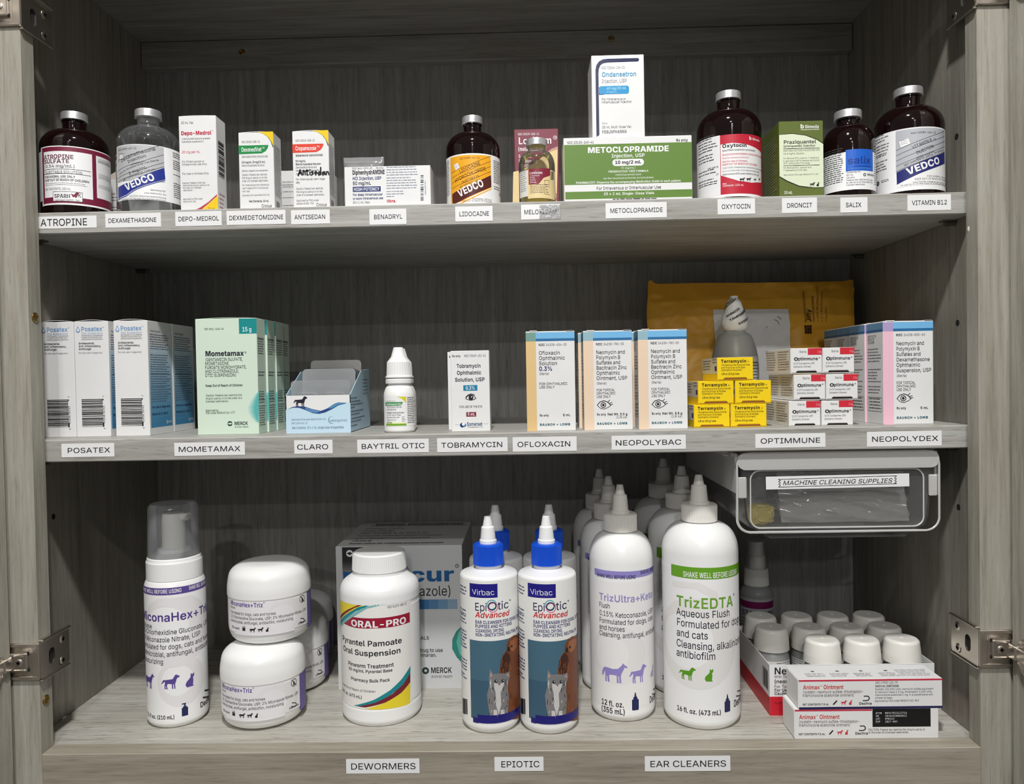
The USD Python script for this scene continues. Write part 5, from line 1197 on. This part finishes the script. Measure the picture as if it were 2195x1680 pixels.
jar('white screw-lid jar furthest back, against the cabinet back in the shade', .1615, .2466, ZF, 4)

# big silver carton at the back
t = thing('medicine_carton', 'large silver-grey carton with blue lettering, behind the big white bottle', 'carton', (.2345, .1452, ZF))
carton(t, 137, 138, 156, 'carton_grey', True, 0)
a = Art().flat(42, 782, 320, 1150, 137, 156)
a.rect(46, 324, 782, 1150, (206, 207, 208), 0)
for k in range(10): a.rect(80, 396 + k * 12, 270, 408 + k * 12, tuple(np.array((34, 34, 36)) * (1 - k / 10) + np.array((206, 207, 208)) * (k / 10)), 1)
a.rect(80, 326, 270, 396, (34, 34, 36), 1).ring(124, 362, 9, 20, WH).rect(108, 359, 140, 365, (34, 34, 36), 3).text('MERCK', 152, 372, 22, WH, 262, bold=1).text('Animal Health', 152, 390, 9, WH, 230)
bb = (22, 92, 150)
a.text('panacur', 76, 530, 84, bb, 735, bold=2).ring(752, 442, 8, 11, INK).text('R', 748, 447, 10, INK).text('(fenbendazole)', 250, 612, 56, (34, 34, 36), 718)
for k in range(12): a.rect(78 + k * 56, 634, 134 + k * 56, 690, tuple(np.array((28, 98, 160)) * (1 - max(0, k - 7) / 6) + np.array((196, 202, 206)) * (max(0, k - 7) / 6)), 1)
a.text('FOR USE IN ANIMALS', 300, 866, 20, (60, 60, 62), 580, bold=1).text('Federal law restricts this drug to use', 200, 938, 22, (60, 60, 62), 660, bold=1).text('by or on the order of a veterinarian.', 220, 966, 22, (60, 60, 62), 622, bold=1)
a.poly([(782, 780), (740, 820), (716, 866), (714, 920), (740, 970), (782, 1018)], (44, 128, 116), 1).poly([(782, 780), (752, 830), (740, 880), (756, 950), (782, 990)], (90, 170, 160), 2)
a.ring(556, 1046, 8, 20, (30, 60, 60)).text('MERCK', 586, 1060, 32, (30, 34, 38), 710, bold=1).text('Animal Health', 588, 1088, 16, GREY, 714)
put_print(t, a, front_at(0, 0, 0))
b = Art().flat(0, 137, 0, 138, 137, 138)
b.text('panacur (fenbendazole)', 20, 20, 8, (40, 44, 46), 128, bold=2, skew=.15).rect(16, 24, 134, 26, (40, 60, 60), 1)
for k, (s, e) in enumerate((('Granules 22.2%', 60), ('(222 mg/g)', 50), ('Net weight 1 lb (454 g)', 92), ('For dogs only. Federal law restricts this drug to use', 110), ('by or on the order of a licensed veterinarian', 98), ('1 lb (454 g)', 34), ('Retain carton for complete product information', 116))): b.text(s, 12, 44 + k * 14, 5.0 if k < 5 else 6.0, (52, 52, 54), e, bold=1 if k > 4 else 0)
put_print(t, b, top_at(0, 0, .1560))
# squared short notches on the right edge
for k in (0, 1): part(t, 'tuck_notch', boxm(.1366, .1372, .0, .006, .136 - .006 * k, .1372 - .006 * k, 0), 'dark_hole')

# big white bottle with a yellow, teal and red label
x, y = .2925, .0915
t = thing('medicine_bottle', 'big white screw-cap bottle with yellow, teal and red swooshes on its label', 'bottle', (x, y, ZF), toward_camera(x, y))
R = 39.6
part(t, 'body', lathe([(0, 1), (34, 1), (35, 0), (R - 3, 0, 1.5), (R, 4, 3), (R, 16, 1), (R - .5, 17.5, .5), (R - .5, 117, 1), (R, 118.5, .6), (R, 128, 5), (37, 134.5, 6), (29, 140, 3), (26.5, 142, 1), (26.5, 146), (0, 146)], 80), 'plastic_matt', 40)
part(t, 'cap', ribbed(27.2, 145.5, 163, 90, .25, cham=2.2, r_top=26.6), 'plastic_white', 25)
a = Art().round(R, 320, 227, 1388, .1634, -80, .0233, 600, at=(x, y))
yel, teal, dred = (238, 216, 46), (24, 138, 146), (122, 28, 44)
a.rect(97, 645, 490, 1280, (242, 240, 236), .2)
a.poly([(95, 618), (360, 640), (250, 660), (160, 695), (100, 740)], yel, 1).poly([(370, 640), (250, 650), (180, 675), (120, 715), (96, 750), (96, 725), (140, 685), (220, 650), (300, 638)], dred, 2).poly([(372, 643), (270, 660), (190, 695), (130, 740), (98, 780), (97, 755), (130, 715), (200, 672), (280, 652)], teal, 2).poly([(350, 652), (250, 680), (170, 730), (104, 785), (104, 770), (150, 725), (220, 680), (290, 658)], (132, 190, 190), 3)
a.poly([(116, 762), (170, 728), (484, 702), (486, 762), (400, 788), (300, 798), (180, 792)], (158, 18, 50), 2).text('ORAL-PRO', 162, 782, 40, WH, 466, bold=2).text('NDC 51672-088-01', 360, 680, 14, INK, 468)
a.text('Pyrantel Pamoate', 113, 892, 33, (34, 34, 40), 442, bold=1).text('Oral Suspension', 118, 950, 33, (34, 34, 40), 436, bold=1).text('Pinworm Treatment', 146, 1022, 24, (44, 44, 50), 397, bold=1).text('50 mg/mL Pyrantel Base', 150, 1050, 18, (44, 44, 50), 390, bold=1).text('Pharmacy Bulk Pack', 162, 1106, 19, (44, 44, 50), 376, bold=1).text('Keep Out of Reach of Children', 116, 1166, 14, (60, 60, 66), 298).text('16 fl. oz. (473 mL)', 112, 1208, 19, (44, 44, 50), 224, bold=1)
a.poly([(490, 1120), (490, 1250), (470, 1262), (380, 1276), (240, 1276), (340, 1245), (430, 1190)], yel, 1).poly([(490, 1060), (490, 1125), (440, 1185), (350, 1240), (240, 1268), (200, 1262), (300, 1238), (390, 1190), (450, 1130)], dred, 2).poly([(490, 1028), (490, 1068), (450, 1135), (380, 1195), (300, 1238), (200, 1262), (180, 1258), (290, 1222), (380, 1165), (440, 1105)], teal, 3)
a.line([(545, 600), (548, 1220)], 3, yel, 2)
l = part(t, 'label', wrap(R - .5, -82, 88, 20, 114, .3), 'paper', 30); put_print(l, a, around(R - .2))

# white ear-cleanser bottles with blue caps
def blue_cap_bottle(label, x, y):
    t = thing('ear_cleaner_bottle', label, 'bottle', (x, y, ZF), toward_camera(x, y), 'white bottles with blue caps and twist tips')
    R = 28.1
    part(t, 'body', lathe([(0, .8), (22, .8), (23, 0), (R - 4, 0, 1), (R, 5, 4), (R, 146, 2), (R - 1.5, 148, 1), (15.5, 151, 1), (12.6, 152, .5), (12.6, 156), (0, 156)], 72), 'plastic_white', 40)
    part(t, 'cap', ribbed(14.8, 155.2, 175.5, 56, .35, cham=2.4), 'plastic_blue', 25)
    part(t, 'twist_tip', lathe([(0, 175), (8.4, 175), (8.4, 178.6, .4), (7.5, 179.2), (6.4, 191, .6), (5.0, 192), (3.4, 201.4, .6), (0, 201.6)], 40), 'plastic_white', 40)
    a = Art().round(R, 936, 168, 1418, .1615, -62, .027, 450, at=(x, y))
    a.rect(790, 520, 1128, 1350, (242, 242, 238), 0).rect(832, 536, 986, 616, (26, 20, 130), 1).text('Virbac', 846, 590, 30, WH, 972, skew=-.12).rect(866, 601, 968, 604, (90, 90, 170), 2)
    a.text('Epi', 860, 686, 46, (34, 30, 70), 930, bold=0).ring(958, 664, 19, 25, (34, 30, 70), 3).ring(955, 656, 24, 30, (90, 176, 190), 1).ring(962, 672, 24, 30, (230, 120, 160), 1.5).text('tic', 988, 684, 46, (34, 30, 70), 1052).ring(1058, 626, 2, 5, (34, 30, 70))
    a.text('Advanced', 862, 726, 33, (206, 42, 48), 1054, bold=1, skew=.2).text('EAR CLEANSER FOR DOGS, CATS,', 864, 762, 19, (44, 46, 110), 1112, bold=1).text('PUPPIES AND KITTENS', 864, 786, 19, (44, 46, 110), 1070, bold=1).text('CLEANSING, DRYING,', 866, 812, 19, (44, 46, 110), 1028, bold=1).text('NON-IRRITATING, NEUTRAL PH', 866, 836, 19, (44, 46, 110), 1106, bold=1)
    # printed picture: a spaniel and a kitten before a teal ground
    a.rect(846, 868, 1122, 1330, (72, 108, 128), 1).rect(846, 1100, 1000, 1330, (60, 94, 116), 1.1)
    br, db, lb = (120, 66, 36), (70, 36, 22), (164, 100, 58)
    a.poly([(1124, 1330), (1124, 830), (1085, 832), (1058, 850), (1042, 885), (1040, 925), (1020, 950), (1008, 1010), (1000, 1060), (1010, 1110), (1040, 1160), (1050, 1240), (1046, 1330)], br, 2)
    a.poly([(1040, 930), (1020, 960), (1008, 1030), (1020, 1070), (1050, 1060), (1068, 1010), (1060, 950)], db, 3).poly([(1062, 868), (1090, 845), (1110, 850), (1100, 900), (1078, 930), (1060, 915)], lb, 3).ring(1070, 898, 0, 8, (26, 14, 10), 4).poly([(1048, 900), (1062, 906), (1058, 930), (1044, 926)], (40, 22, 16), 4)
    rnd = random.Random(4)
    for k in range(34):
        xx = rnd.uniform(1012, 1116); yy = rnd.uniform(960, 1290); a.line([(xx, yy), (xx + rnd.uniform(-8, 5), yy + rnd.uniform(20, 55))], rnd.uniform(2.5, 6), (lb, db, (146, 84, 46))[k % 3], 3.4)
    kg, kw, kd = (128, 126, 126), (206, 204, 202), (62, 60, 62)
    a.poly([(948, 1030), (968, 1060), (1000, 1056), (1030, 1058), (1058, 1046), (1062, 1075), (1052, 1110), (1050, 1150), (1056, 1200), (1052, 1310), (1000, 1316), (952, 1310), (940, 1240), (934, 1180), (946, 1130), (944, 1080)], kg, 4)
    a.poly([(952, 1048), (962, 1072), (950, 1080)], (196, 160, 154), 5).poly([(1052, 1056), (1040, 1070), (1054, 1078)], (196, 160, 154), 5)
    a.poly([(972, 1110), (1000, 1120), (1032, 1108), (1022, 1140), (1010, 1170), (1014, 1240), (1000, 1300), (984, 1240), (982, 1170), (974, 1140)], kw, 5).ring(982, 1102, 0, 9, (30, 40, 44), 6).ring(1022, 1100, 0, 9, (30, 40, 44), 6).ring(985, 1100, 0, 3, WH, 7).ring(1025, 1098, 0, 3, WH, 7).ring(1002, 1122, 0, 5, (150, 96, 92), 6)
    for k in range(26):
        xx = rnd.uniform(944, 1050); yy = rnd.uniform(1064, 1300); a.line([(xx, yy), (xx + rnd.uniform(-6, 6), yy + rnd.uniform(12, 32))], rnd.uniform(2, 5), kd if k % 3 else kw, 5.5)
    a.rect(972, 1270, 992, 1312, kw, 5.6).rect(1012, 1272, 1032, 1314, kw, 5.6)
    a.rect(884, 1302, 1124, 1350, (24, 18, 116), 6).rect(858, 1318, 886, 1348, (24, 18, 116), 6)
    for k, (yy, n) in enumerate(((530, 3), (660, 2), (690, 3), (780, 6), (950, 4), (1040, 2))): a.small(775, 818, yy, n, 19, 13, (50, 54, 110), 250 + k, .2)
    a.bars(796, 826, 1210, 1300, 6, seed=9)
    l = part(t, 'label', wrap(R, -84, 86, 10, 143), 'paper', 30); put_print(l, a, around(R + .08))
    return t
ep = blue_cap_bottle('white blue-capped bottle with pet picture, front left of its four', .4046, .0635)
for lab, x, y in (('white blue-capped bottle with pet picture, front right of its four', .4611, .0607), ('white blue-capped bottle in shade, rear left of its four', .4090, .1280), ('white blue-capped bottle in shade, rear right of its four', .4655, .1270)):
    copy_of(ep, lab, (x, y, ZF), toward_camera(x, y))

# white flush bottles with twist-tip caps
def flush_bottle(label, group, x, y, R, zs, zn, rn, zc0, zc1, rc, tip, art):
    t = thing('ear_cleaner_bottle', label, 'bottle', (x, y, ZF), toward_camera(x, y), group)
    pts = [(0, .8), (R * .76, .8), (R * .8, 0), (R - 4, 0, 1), (R, 5, 4)]
    for q in np.linspace(0, 1, 12):
        th = q * math.pi / 2; pts.append((rn + 1.0 + (R - rn - 1.0) * math.cos(th) ** .95, zs + (zn - zs) * math.sin(th)))
    pts += [(rn, zn + .5), (rn, zc0 + 1), (0, zc0 + 1)]
    part(t, 'body', lathe(pts, 80), 'plastic_white', 40)
    part(t, 'cap', ribbed(rc, zc0, zc1, 64, .3, cham=1.6), 'plastic_offwhite', 25)
    z = zc1; h = tip - zc1
    part(t, 'twist_tip', lathe([(0, z - .4), (rc * .58, z - .4), (rc * .58, z + h * .07, .4), (rc * .50, z + h * .09), (rc * .42, z + h * .62, .5), (rc * .30, z + h * .66), (rc * .19, tip - .4, .5), (0, tip)], 40), 'plastic_offwhite', 40)
    l = part(t, 'label', wrap(R, -86, 88, 8, zs - 12), 'paper', 30); put_print(l, art, around(R + .08))
    return t
x, y = .5360, .0890
a = Art().round(31.6, 301, 154, 1402, .1916, -55, .02, 560, at=(x, y))
swirl(a, 290, 1060, 150, (238, 236, 235)).rect(176, 690, 462, 1330, (243, 241, 240), .2)
a.rect(178, 634, 458, 668, LIL, 1, r=1).text('SHAKE WELL BEFORE USING', 190, 652, 18, (46, 42, 90), 370, bold=1).text('SHAKE WELL BEFORE USING', 392, 648, 18, (46, 42, 90), 520, bold=1)
a.text('TrizUltra+Keto', 200, 770, 36, (156, 148, 204), 450, bold=1).text('Flush', 200, 806, 25, INK, 252)
for s, yy, x1 in (('0.15% Ketoconazole, USP', 848, 452), ('Formulated for dogs, cats', 884, 453), ('and horses', 918, 322), ('Cleansing, antifungal, antibiofilm', 950, 464)): a.text(s, 202, yy, 25, (44, 42, 54), x1)
a.shape('horse', 276, 1196, 98, LIL, 2, w=.95).shape('dog', 388, 1196, 86, LIL, 2, w=.8).shape('cat', 452, 1170, 60, (180, 176, 200), 2)
a.text('12 fl. oz.', 214, 1304, 28, INK, 320, bold=1).text('(355 mL)', 214, 1340, 28, INK, 326, bold=1).shape('dropper', 374, 1336, 90, NAVY, 2)
hook_mark(a, 470, 1262, 36, word=False); a.text('Dechra', 440, 1312, 34, INK, 492, bold=1)
us = flush_bottle('white flush bottle with a lilac band and lilac animals, foremost of three', 'white flush bottles with a lilac band', x, y, 31.6, 153, 180, 14, 181, 198.5, 16.4, 227, a)
copy_of(us, 'white flush bottle with a lilac band, middle one of three in line', (.5315, .1560, ZF), toward_camera(.5315, .156))
copy_of(us, 'white flush bottle with a lilac band, rearmost of three in line', (.5275, .2205, ZF), toward_camera(.5275, .2205))
x, y = .6115, .0750
a = Art().round(36.6, 700, 180, 1443, .1868, -67, .0215, 560, at=(x, y))
swirl(a, 690, 1000, 230, (238, 236, 234))
a.poly([(575, 672), (700, 690), (780, 740), (800, 820), (760, 770), (680, 720), (578, 700)], (238, 236, 234), .4)
a.rect(572, 616, 890, 674, GRN, 1, r=.8).text('SHAKE WELL BEFORE USING', 626, 656, 28, WH, 868, bold=1)
a.text('TrizEDTA', 596, 800, 54, (112, 166, 52), 852, bold=1).ring(856, 748, 4, 6, INK).text('Aqueous Flush', 597, 846, 36, (40, 40, 50), 838)
for s, yy, x1 in (('Formulated for dogs', 900, 884), ('and cats', 953, 742), ('Cleansing, alkalinizing,', 1007, 900), ('antibiofilm', 1056, 777)): a.text(s, 599, yy, 37, (40, 40, 52), x1)
a.shape('dog', 650, 1182, 66, (92, 158, 34), 2, w=.95).shape('cat', 748, 1190, 66, (92, 158, 34), 2)
a.text('16 fl. oz. (473 mL)', 604, 1336, 25, INK, 804, bold=1).shape('dropper', 833, 1346, 90, NAVY, 2)
hook_mark(a, 890, 1270, 36, word=False); a.text('Dechra', 862, 1332, 36, INK, 914, bold=1)
ed = flush_bottle('large white flush bottle with a green band, foremost of three', 'large white flush bottles with a green band', x, y, 36.6, 164.5, 191.5, 15, 192.5, 209, 17.4, 237.5, a)
copy_of(ed, 'large white flush bottle with a green band, middle one of three in line', (.6095, .1495, ZF), toward_camera(.6095, .1495))
copy_of(ed, 'large white flush bottle with a green band, rearmost of three in line', (.6030, .2255, ZF), toward_camera(.603, .2255))

# spray bottle in the shade at the back
x, y = .7146, .2400
t = thing('spray_bottle', 'grey-looking spray bottle with a magenta band, at the back under the clear bin', 'bottle', (x, y, ZF), toward_camera(x, y))
R = 18.8
part(t, 'body', lathe([(0, .8), (R - 3, 0), (R, 3, 2), (R, 76, 5), (15.5, 81, 2), (12, 84), (0, 84)], 56), 'plastic_natural', 40)
part(t, 'collar', ribbed(14.4, 83.5, 104, 60, .2, cham=1.0, r_top=13.6), 'plastic_mixed', 25)
part(t, 'nozzle', lathe([(0, 104), (11.4, 104), (10.6, 118, .6), (9.4, 119), (8.0, 135), (0, 135)], 40), 'plastic_offwhite', 40)
part(t, 'overcap', lathe([(12.6, 104), (13.0, 104), (11.8, 139, 2), (0, 141)], 48), 'overcap_clear', 40)
l = part(t, 'label', wrap(R, -85, 85, 8, 70), 'paper_silver', 30)
V = Art().flat(0, 60, 0, 62, 60, 62, bend=True)
V.rect(3, 3, 57, 11, (128, 20, 92), 1).text('STARCMN', 10, 20, 6, (70, 60, 74), 52, bold=1).small(8, 52, 25, 8, 4, 2, GREY, 72, .3)
put_print(l, V, lambda u, v, o: around(R + .08, .008)(u - 30, v, o))

# tray of small bottles with white caps
t = thing('carton_tray', 'open red and white carton tray holding rows of small white-capped bottles', 'tray', (.6772, .0715, ZF))
TW, TD, TH = 159.5, 119.0, 50.0
w, d, h = TW * .001, TD * .001, TH * .001
part(t, 'front_wall', boxm(0, w, 0, .0007, 0, h, 0), 'carton_white'); part(t, 'back_wall', boxm(0, w, d - .0007, d, 0, h, 0), 'carton_white')
part(t, 'side_wall', boxm(0, .0007, .0007, d - .0007, 0, h, 0), 'carton_white'); part(t, 'side_wall', boxm(w - .0007, w, .0007, d - .0007, 0, h, 0), 'carton_white')
part(t, 'base', boxm(.0007, w - .0007, .0007, d - .0007, 0, .0007, 0), 'carton_white')
a = Art().flat(318, 1540, 988, 1378, TW, TH)
a.rect(318, 1232, 1540, 1378, (204, 30, 46), 1).text('Neo-Predef', 352, 1060, 52, (28, 28, 32), bold=1).text('With Tetracaine Powder', 352, 1088, 20, (60, 60, 66)).text('(neomycin sulfate)', 352, 1128, 28, (34, 34, 40), bold=1).text('For Topical Use', 352, 1164, 22, (60, 60, 66)).text('For Use in Animals', 352, 1192, 22, (34, 34, 40), bold=1).text('Caution: Federal law', 352, 1218, 22, (34, 34, 40), bold=1).text('Approved by FDA', 352, 1288, 20, (120, 16, 30))
put_print(t, a, front_at(0, 0, 0))
b = Art().flat(0, TD, 0, TH, TD, TH)
b.rect(0, 32, TD, TH, (196, 24, 40), 1).bars(TD - 22, TD - 4, 8, 27, 10, seed=21)
put_print(t, b, left_at(0, d, 0))
def small_bottle(label, x, y):
    t = thing('powder_bottle', label, 'bottle', (x, y, ZF + .0008), toward_camera(x, y), 'white-capped bottles in the tray')
    R = 18.2
    part(t, 'body', lathe([(0, .6), (R - 3, 0), (R, 2.5, 2), (R, 36, 3), (R - 1.6, 42, 4), (14.8, 44.8, 1), (14.8, 47), (0, 47)], 48), 'plastic_natural', 40)
    part(t, 'cap', lathe([(0, 45.6), (18.0, 45.6), (18.1, 46.2), (17.6, 53), (17.7, 53.4), (16.2, 66.2, 1.6), (14, 68, 1), (1.6, 68), (1.2, 67.6), (0, 67.6)], 56), 'plastic_offwhite', 40)
    a = Art().flat(0, 50, 0, 34, 50, 34, bend=True)
    a.rect(0, 0, 50, 34, (232, 230, 226), 0).small(8, 24, 2, 4, 2.4, 1.2, (110, 96, 96), 81, .3).small(30, 47, 2, 5, 2.4, 1.2, (110, 96, 96), 82, .3)
    l = part(t, 'label', wrap(R, -80, 80, 3, 37, .06), 'paper', 30); put_print(l, a, lambda u, v, o: around(R + .06, .003)(u - 25, v, o))
    return t
rows = (('front', .0918, (.7362, .7755, .8150)), ('middle', .1300, (.6975, .7368, .7761, .8153)), ('back', .1680, (.6978, .7370, .7762, .8154)))
nb = None
for rn_, yy, xs in rows:
    for k, xx in enumerate(xs):
        side = {3: ('left', 'middle', 'right'), 4: ('leftmost', 'second from left', 'second from right', 'rightmost')}[len(xs)][k]
        lab = 'white-capped bottle in the tray, %s in the %s row' % (side, rn_)
        nb = small_bottle(lab, xx, yy) if nb is None else (copy_of(nb, lab, (xx, yy, ZF + .0008), toward_camera(xx, yy)) and nb)

# two long ointment cartons lying in front of the tray
def long_carton(label, x, y, z, rot, band):
    t = thing('ointment_carton', label, 'carton', (x, y, z), rot)
    W_, D_, H_ = 130.0, 33.0, 27.4
    part(t, 'body', boxm(0, .130, 0, .033, 0, .0274, .0004), 'carton_white')
    part(t, 'end_flap', boxm(-.0005, .0001, .001, .032, .001, .0264, 0), 'carton_white')
    a = Art().flat(540, 1650, 1086, 1326, W_, H_)
    rd = (206, 62, 74)
    a.rect(540, 1088, 1650 if not band else 1136, 1102, (204, 52, 78), 1)
    if not band: a.rect(540, 1308, 1650, 1326, (34, 34, 80), 1)
    a.text('Animax', 572, 1164, 34, (206, 70, 66), 702, bold=1).ring(713, 1136, 3, 5, rd).text('Ointment', 730, 1164, 34, (206, 70, 66), 886, bold=1)
    a.text('(nystatin-neomycin sulfate-thiostrepton-', 570, 1196, 23, (110, 100, 104), 1042).text('triamcinolone acetonide ointment)', 570, 1224, 23, (110, 100, 104), 968)
    a.text('NET CONTENTS 7.5 mL', 568, 1294, 16, INK, 772, bold=1).poly([(800, 1288), (830, 1254), (838, 1260), (812, 1290)], INK, 2).shape('dog', 888, 1292, 36, rd, 2).shape('cat', 938, 1292, 40, rd, 2)
    hook_mark(a, 1060, 1260, 52, word=False); a.text('Dechra', 1004, 1292, 20, INK, 1104, bold=1)
    if not band:
        a.text('NDC 17033-122-75', 1132, 1124, 17, (70, 66, 70), 1305).text('EACH mL CONTAINS:', 1132, 1152, 17, INK, 1316, bold=1)
        for k, s in enumerate(('Nystatin 100,000 units, neomycin sulfate equivalent', 'to neomycin base 2.5 mg, thiostrepton 2,500 units,', 'triamcinolone acetonide 1 mg, in a polyethylene and', 'mineral oil base.')): a.text(s, 1130, 1176 + k * 23, 15, (90, 86, 90), (1580, 1572, 1575, 1265)[k])
        a.text('Approved by FDA under NADA # 140-847', 1126, 1270, 16, (90, 86, 90), 1470)
    else:
        a.rect(1140, 1086, 1588, 1232, (14, 12, 14), 1)
        for k, (p, s) in enumerate((('GTIN', '00317033122754'), ('SN', '10164428604812'), ('LOT', 'PM6323'), ('EXP', '2027-MAY'))): a.text(p, 1164, 1128 + k * 23, 15, (226, 226, 226), kind='mono').text(s, 1236, 1128 + k * 23, 15, (226, 226, 226), kind='mono')
        a.text('CAUTION: Federal law restricts this drug to use by or', 1106, 1262, 17, (80, 76, 80), 1544).text('on the order of a licensed veterinarian.', 1106, 1284, 17, (80, 76, 80), 1420)
    put_print(t, a, front_at(0, 0, 0))
    b = Art().flat(0, 130, 0, 33, 130, 33)
    for k, xx in enumerate((10, 33, 55, 78)): b.small(xx, xx + 18, 20, 3, 3.2, 1.4, (110, 106, 116), 300 + k, .2).rect(xx + 8, 13, xx + 11, 15, (70, 70, 80), 2)
    b.small(96, 126, 13, 5, 3.2, 1.3, (110, 106, 116), 310, .15)
    put_print(t, b, top_at(0, 0, .0274))
    return t
long_carton('long white carton with a red stripe and a black code panel, under its twin', .6848, .0226, ZF, 0, True)
long_carton('long white carton with red and navy stripes, lying on top of its twin', .6885, .0222, ZF + .0275, .3, False)

# ------------------------------------------------------------------ clear bin hanging under the middle shelf
bx0, bx1, by0, by1, bz0, bz1 = .6370, .8200, .0300, .2500, .1870, .2592
t = thing('clear_bin', 'clear plastic bin with a frosted rim hung under the middle shelf', 'storage bin', (0, 0, 0))
def shell(i0, ex, zlo, zhi, y0, y1, wall_, r, taper):
    """An open-topped tub, tapering and rounded below, drawn in front view and given depth."""
    out = poly_rings([(bx0 + i0, zhi), (bx0 + i0 + taper, zlo + r), (bx0 + i0 + taper + r * .3, zlo + r * .3), (bx0 + i0 + taper + r, zlo), (bx1 - i0 - taper - r, zlo), (bx1 - i0 - taper - r * .3, zlo + r * .3), (bx1 - i0 - taper, zlo + r), (bx1 - i0, zhi)])
    return out
out = shell(.003, 0, bz0, bz1 - .004, by0, by1, .002, .012, .005)
inn = out.buffer(-.0018, join_style='mitre').union(sbox(bx0 + .0048, bz1 - .010, bx1 - .0048, bz1 + .01)).intersection(sbox(0, bz0, 1, bz1 - .004))
part(t, 'tub', prism(out.difference(inn), by0 + .003, by1), 'bin_clear', 30)
part(t, 'tub_front', prism(out.difference(sbox(bx0, bz1 - .012, bx1, bz1)).buffer(-.0004), by0 + .003, by0 + .0048), 'bin_clear', 30)
part(t, 'tub_back', prism(out, by1 - .0018, by1), 'bin_clear', 30)
ring = rrect(bx0 - .0015, bx1 + .0015, bz1 - .0125, bz1 + .0012, .0068).union(sbox(bx0 - .0015, bz1 - .020, bx0 + .0022, bz1 - .004)).union(sbox(bx1 - .0022, bz1 - .020, bx1 + .0015, bz1 - .004))
part(t, 'rim', prism(rrect(bx0, bx1, bz1 - .0150, bz1 + .0008, .0075), by0 - .0020, by0 + .0030), 'bin_frost', 30)
part(t, 'rim_bead', torus_rim(bx0 - .0004, bx1 + .0004, bz0 - .0004, bz1 + .0006, .0125, .0013, by0 - .0005), 'bin_frost', True)
part(t, 'window_bead', torus_rim(bx0 + .0125, bx1 - .0125, bz0 + .0030, bz1 - .0160, .0090, .0009, by0 + .0020), 'bin_frost', True)
for x0, x1 in ((bx0 + .0010, bx0 + .0085), (bx1 - .0085, bx1 - .0010)):
    part(t, 'handle_tab', boxm(x0, x1, by0 - .0008, by0 + .0020, .2180, .2375, .0010), 'bin_frost')
part(t, 'side_flange', boxm(bx0 - .0012, bx0 + .0016, by0 + .003, by1 + .002, .2220, bz1, .0006), 'bin_frost'); part(t, 'side_flange', boxm(bx1 - .0016, bx1 + .0012, by0 + .003, by1 + .002, .2220, bz1, .0006), 'bin_frost')
part(t, 'foot', prism(poly_rings([(.6590, bz0), (.6680, .1795), (.7920, .1795), (.8010, bz0)]), by0 + .006, by1 - .01), 'bin_clear')
for x0, x1 in ((bx0 - .0075, bx0 - .0020), (bx1 + .0020, bx1 + .0075)):
    part(t, 'hanging_rail', boxm(x0, x1, by0 + .02, by1, bz1 - .0040, ZB0 - .0002, .0004), 'bin_frost')
sl_ = boxm(0, .1300, -.0003, 0, 0, .0118, 0)
st = part(t, 'name_strip', moved(sl_, (.6625, by0 - .0022, .2262), ry=-.5), 'tape')
a = Art().flat(575, 1606, 229, 338, 130.0, 11.8)
a.text('MACHINE CLEANING SUPPLIES', 694, 303, 36, (44, 44, 48), 1482, skew=.22)
a.line([(664, 254), (1516, 246)], 4, INK).line([(664, 319), (1516, 313)], 4, INK)
for x_, d_ in ((664, 1), (1516, -1)): a.line([(x_, 252 if d_ > 0 else 246), (x_ + 16 * d_, 264), (x_ + 2 * d_, 272), (x_ + 16 * d_, 284), (x_ + 2 * d_, 294), (x_ + 16 * d_, 306), (x_, 318 if d_ > 0 else 313)], 4, INK)
c_, s_ = math.cos(math.radians(.5)), math.sin(math.radians(.5))
put_print(st, a, lambda u, v, o: np.c_[.6625 + (u * c_ - v * s_) * .001, np.full(len(u), by0 - .0025) - o * .001, .2262 + (u * s_ + v * c_) * .001], 'lettering')

# bags of parts inside the bin
def crumpled(name, label, x, y, z, w, d, h, seed, m, cat):
    s = trimesh.creation.icosphere(4, 1.0); v = s.vertices.copy()
    p = np.abs(v) ** .55 * np.sign(v); n_ = meshkit.fbm(v * 2.3 + seed, 4, seed) - .5; c = np.abs(np.sin(v[:, 0] * 6 + v[:, 2] * 4 + n_ * 9)) ** 8
    p = p * (1 + n_ * .5 - c * .06)[:, None]; p = p - [0, 0, p[:, 2].min()]; p = p / np.abs(p).max(0) * [w / 2, d / 2, h]
    t = thing(name, label, cat, (x, y, z)); part(t, 'wrap', trimesh.Trimesh(p, s.faces, process=False), m, True); return t
paint('parts_beige', (206, 190, 168), 0.4, noise=.1, scale=60); paint('parts_yellow', (212, 190, 90), 0.35)
film_bag('zip_bag', 'wide clear zip bag lying folded at the front of the hanging bin', .744, .0520, bz0 + .0040, .120, .046, 7, .012, 'bag', 'bag_cloudy', ripple=.005, lean=.014)
film_bag('zip_bag', 'clear zip bag with a pale strip, behind the folded one in the bin', .722, .130, bz0 + .0025, .126, .062, 12, .022, 'bag', 'bag_cloudy', ripple=.007, lean=.01)
crumpled('wrapped_part', 'beige wrapped part in the clear hanging bin', .735, .0860, bz0 + .0025, .095, .022, .036, 2, 'parts_beige', 'packet')
crumpled('wrapped_part', 'small yellowish part at the left end of the hanging bin', .664, .0520, bz0 + .0025, .026, .022, .020, 5, 'parts_yellow', 'packet')
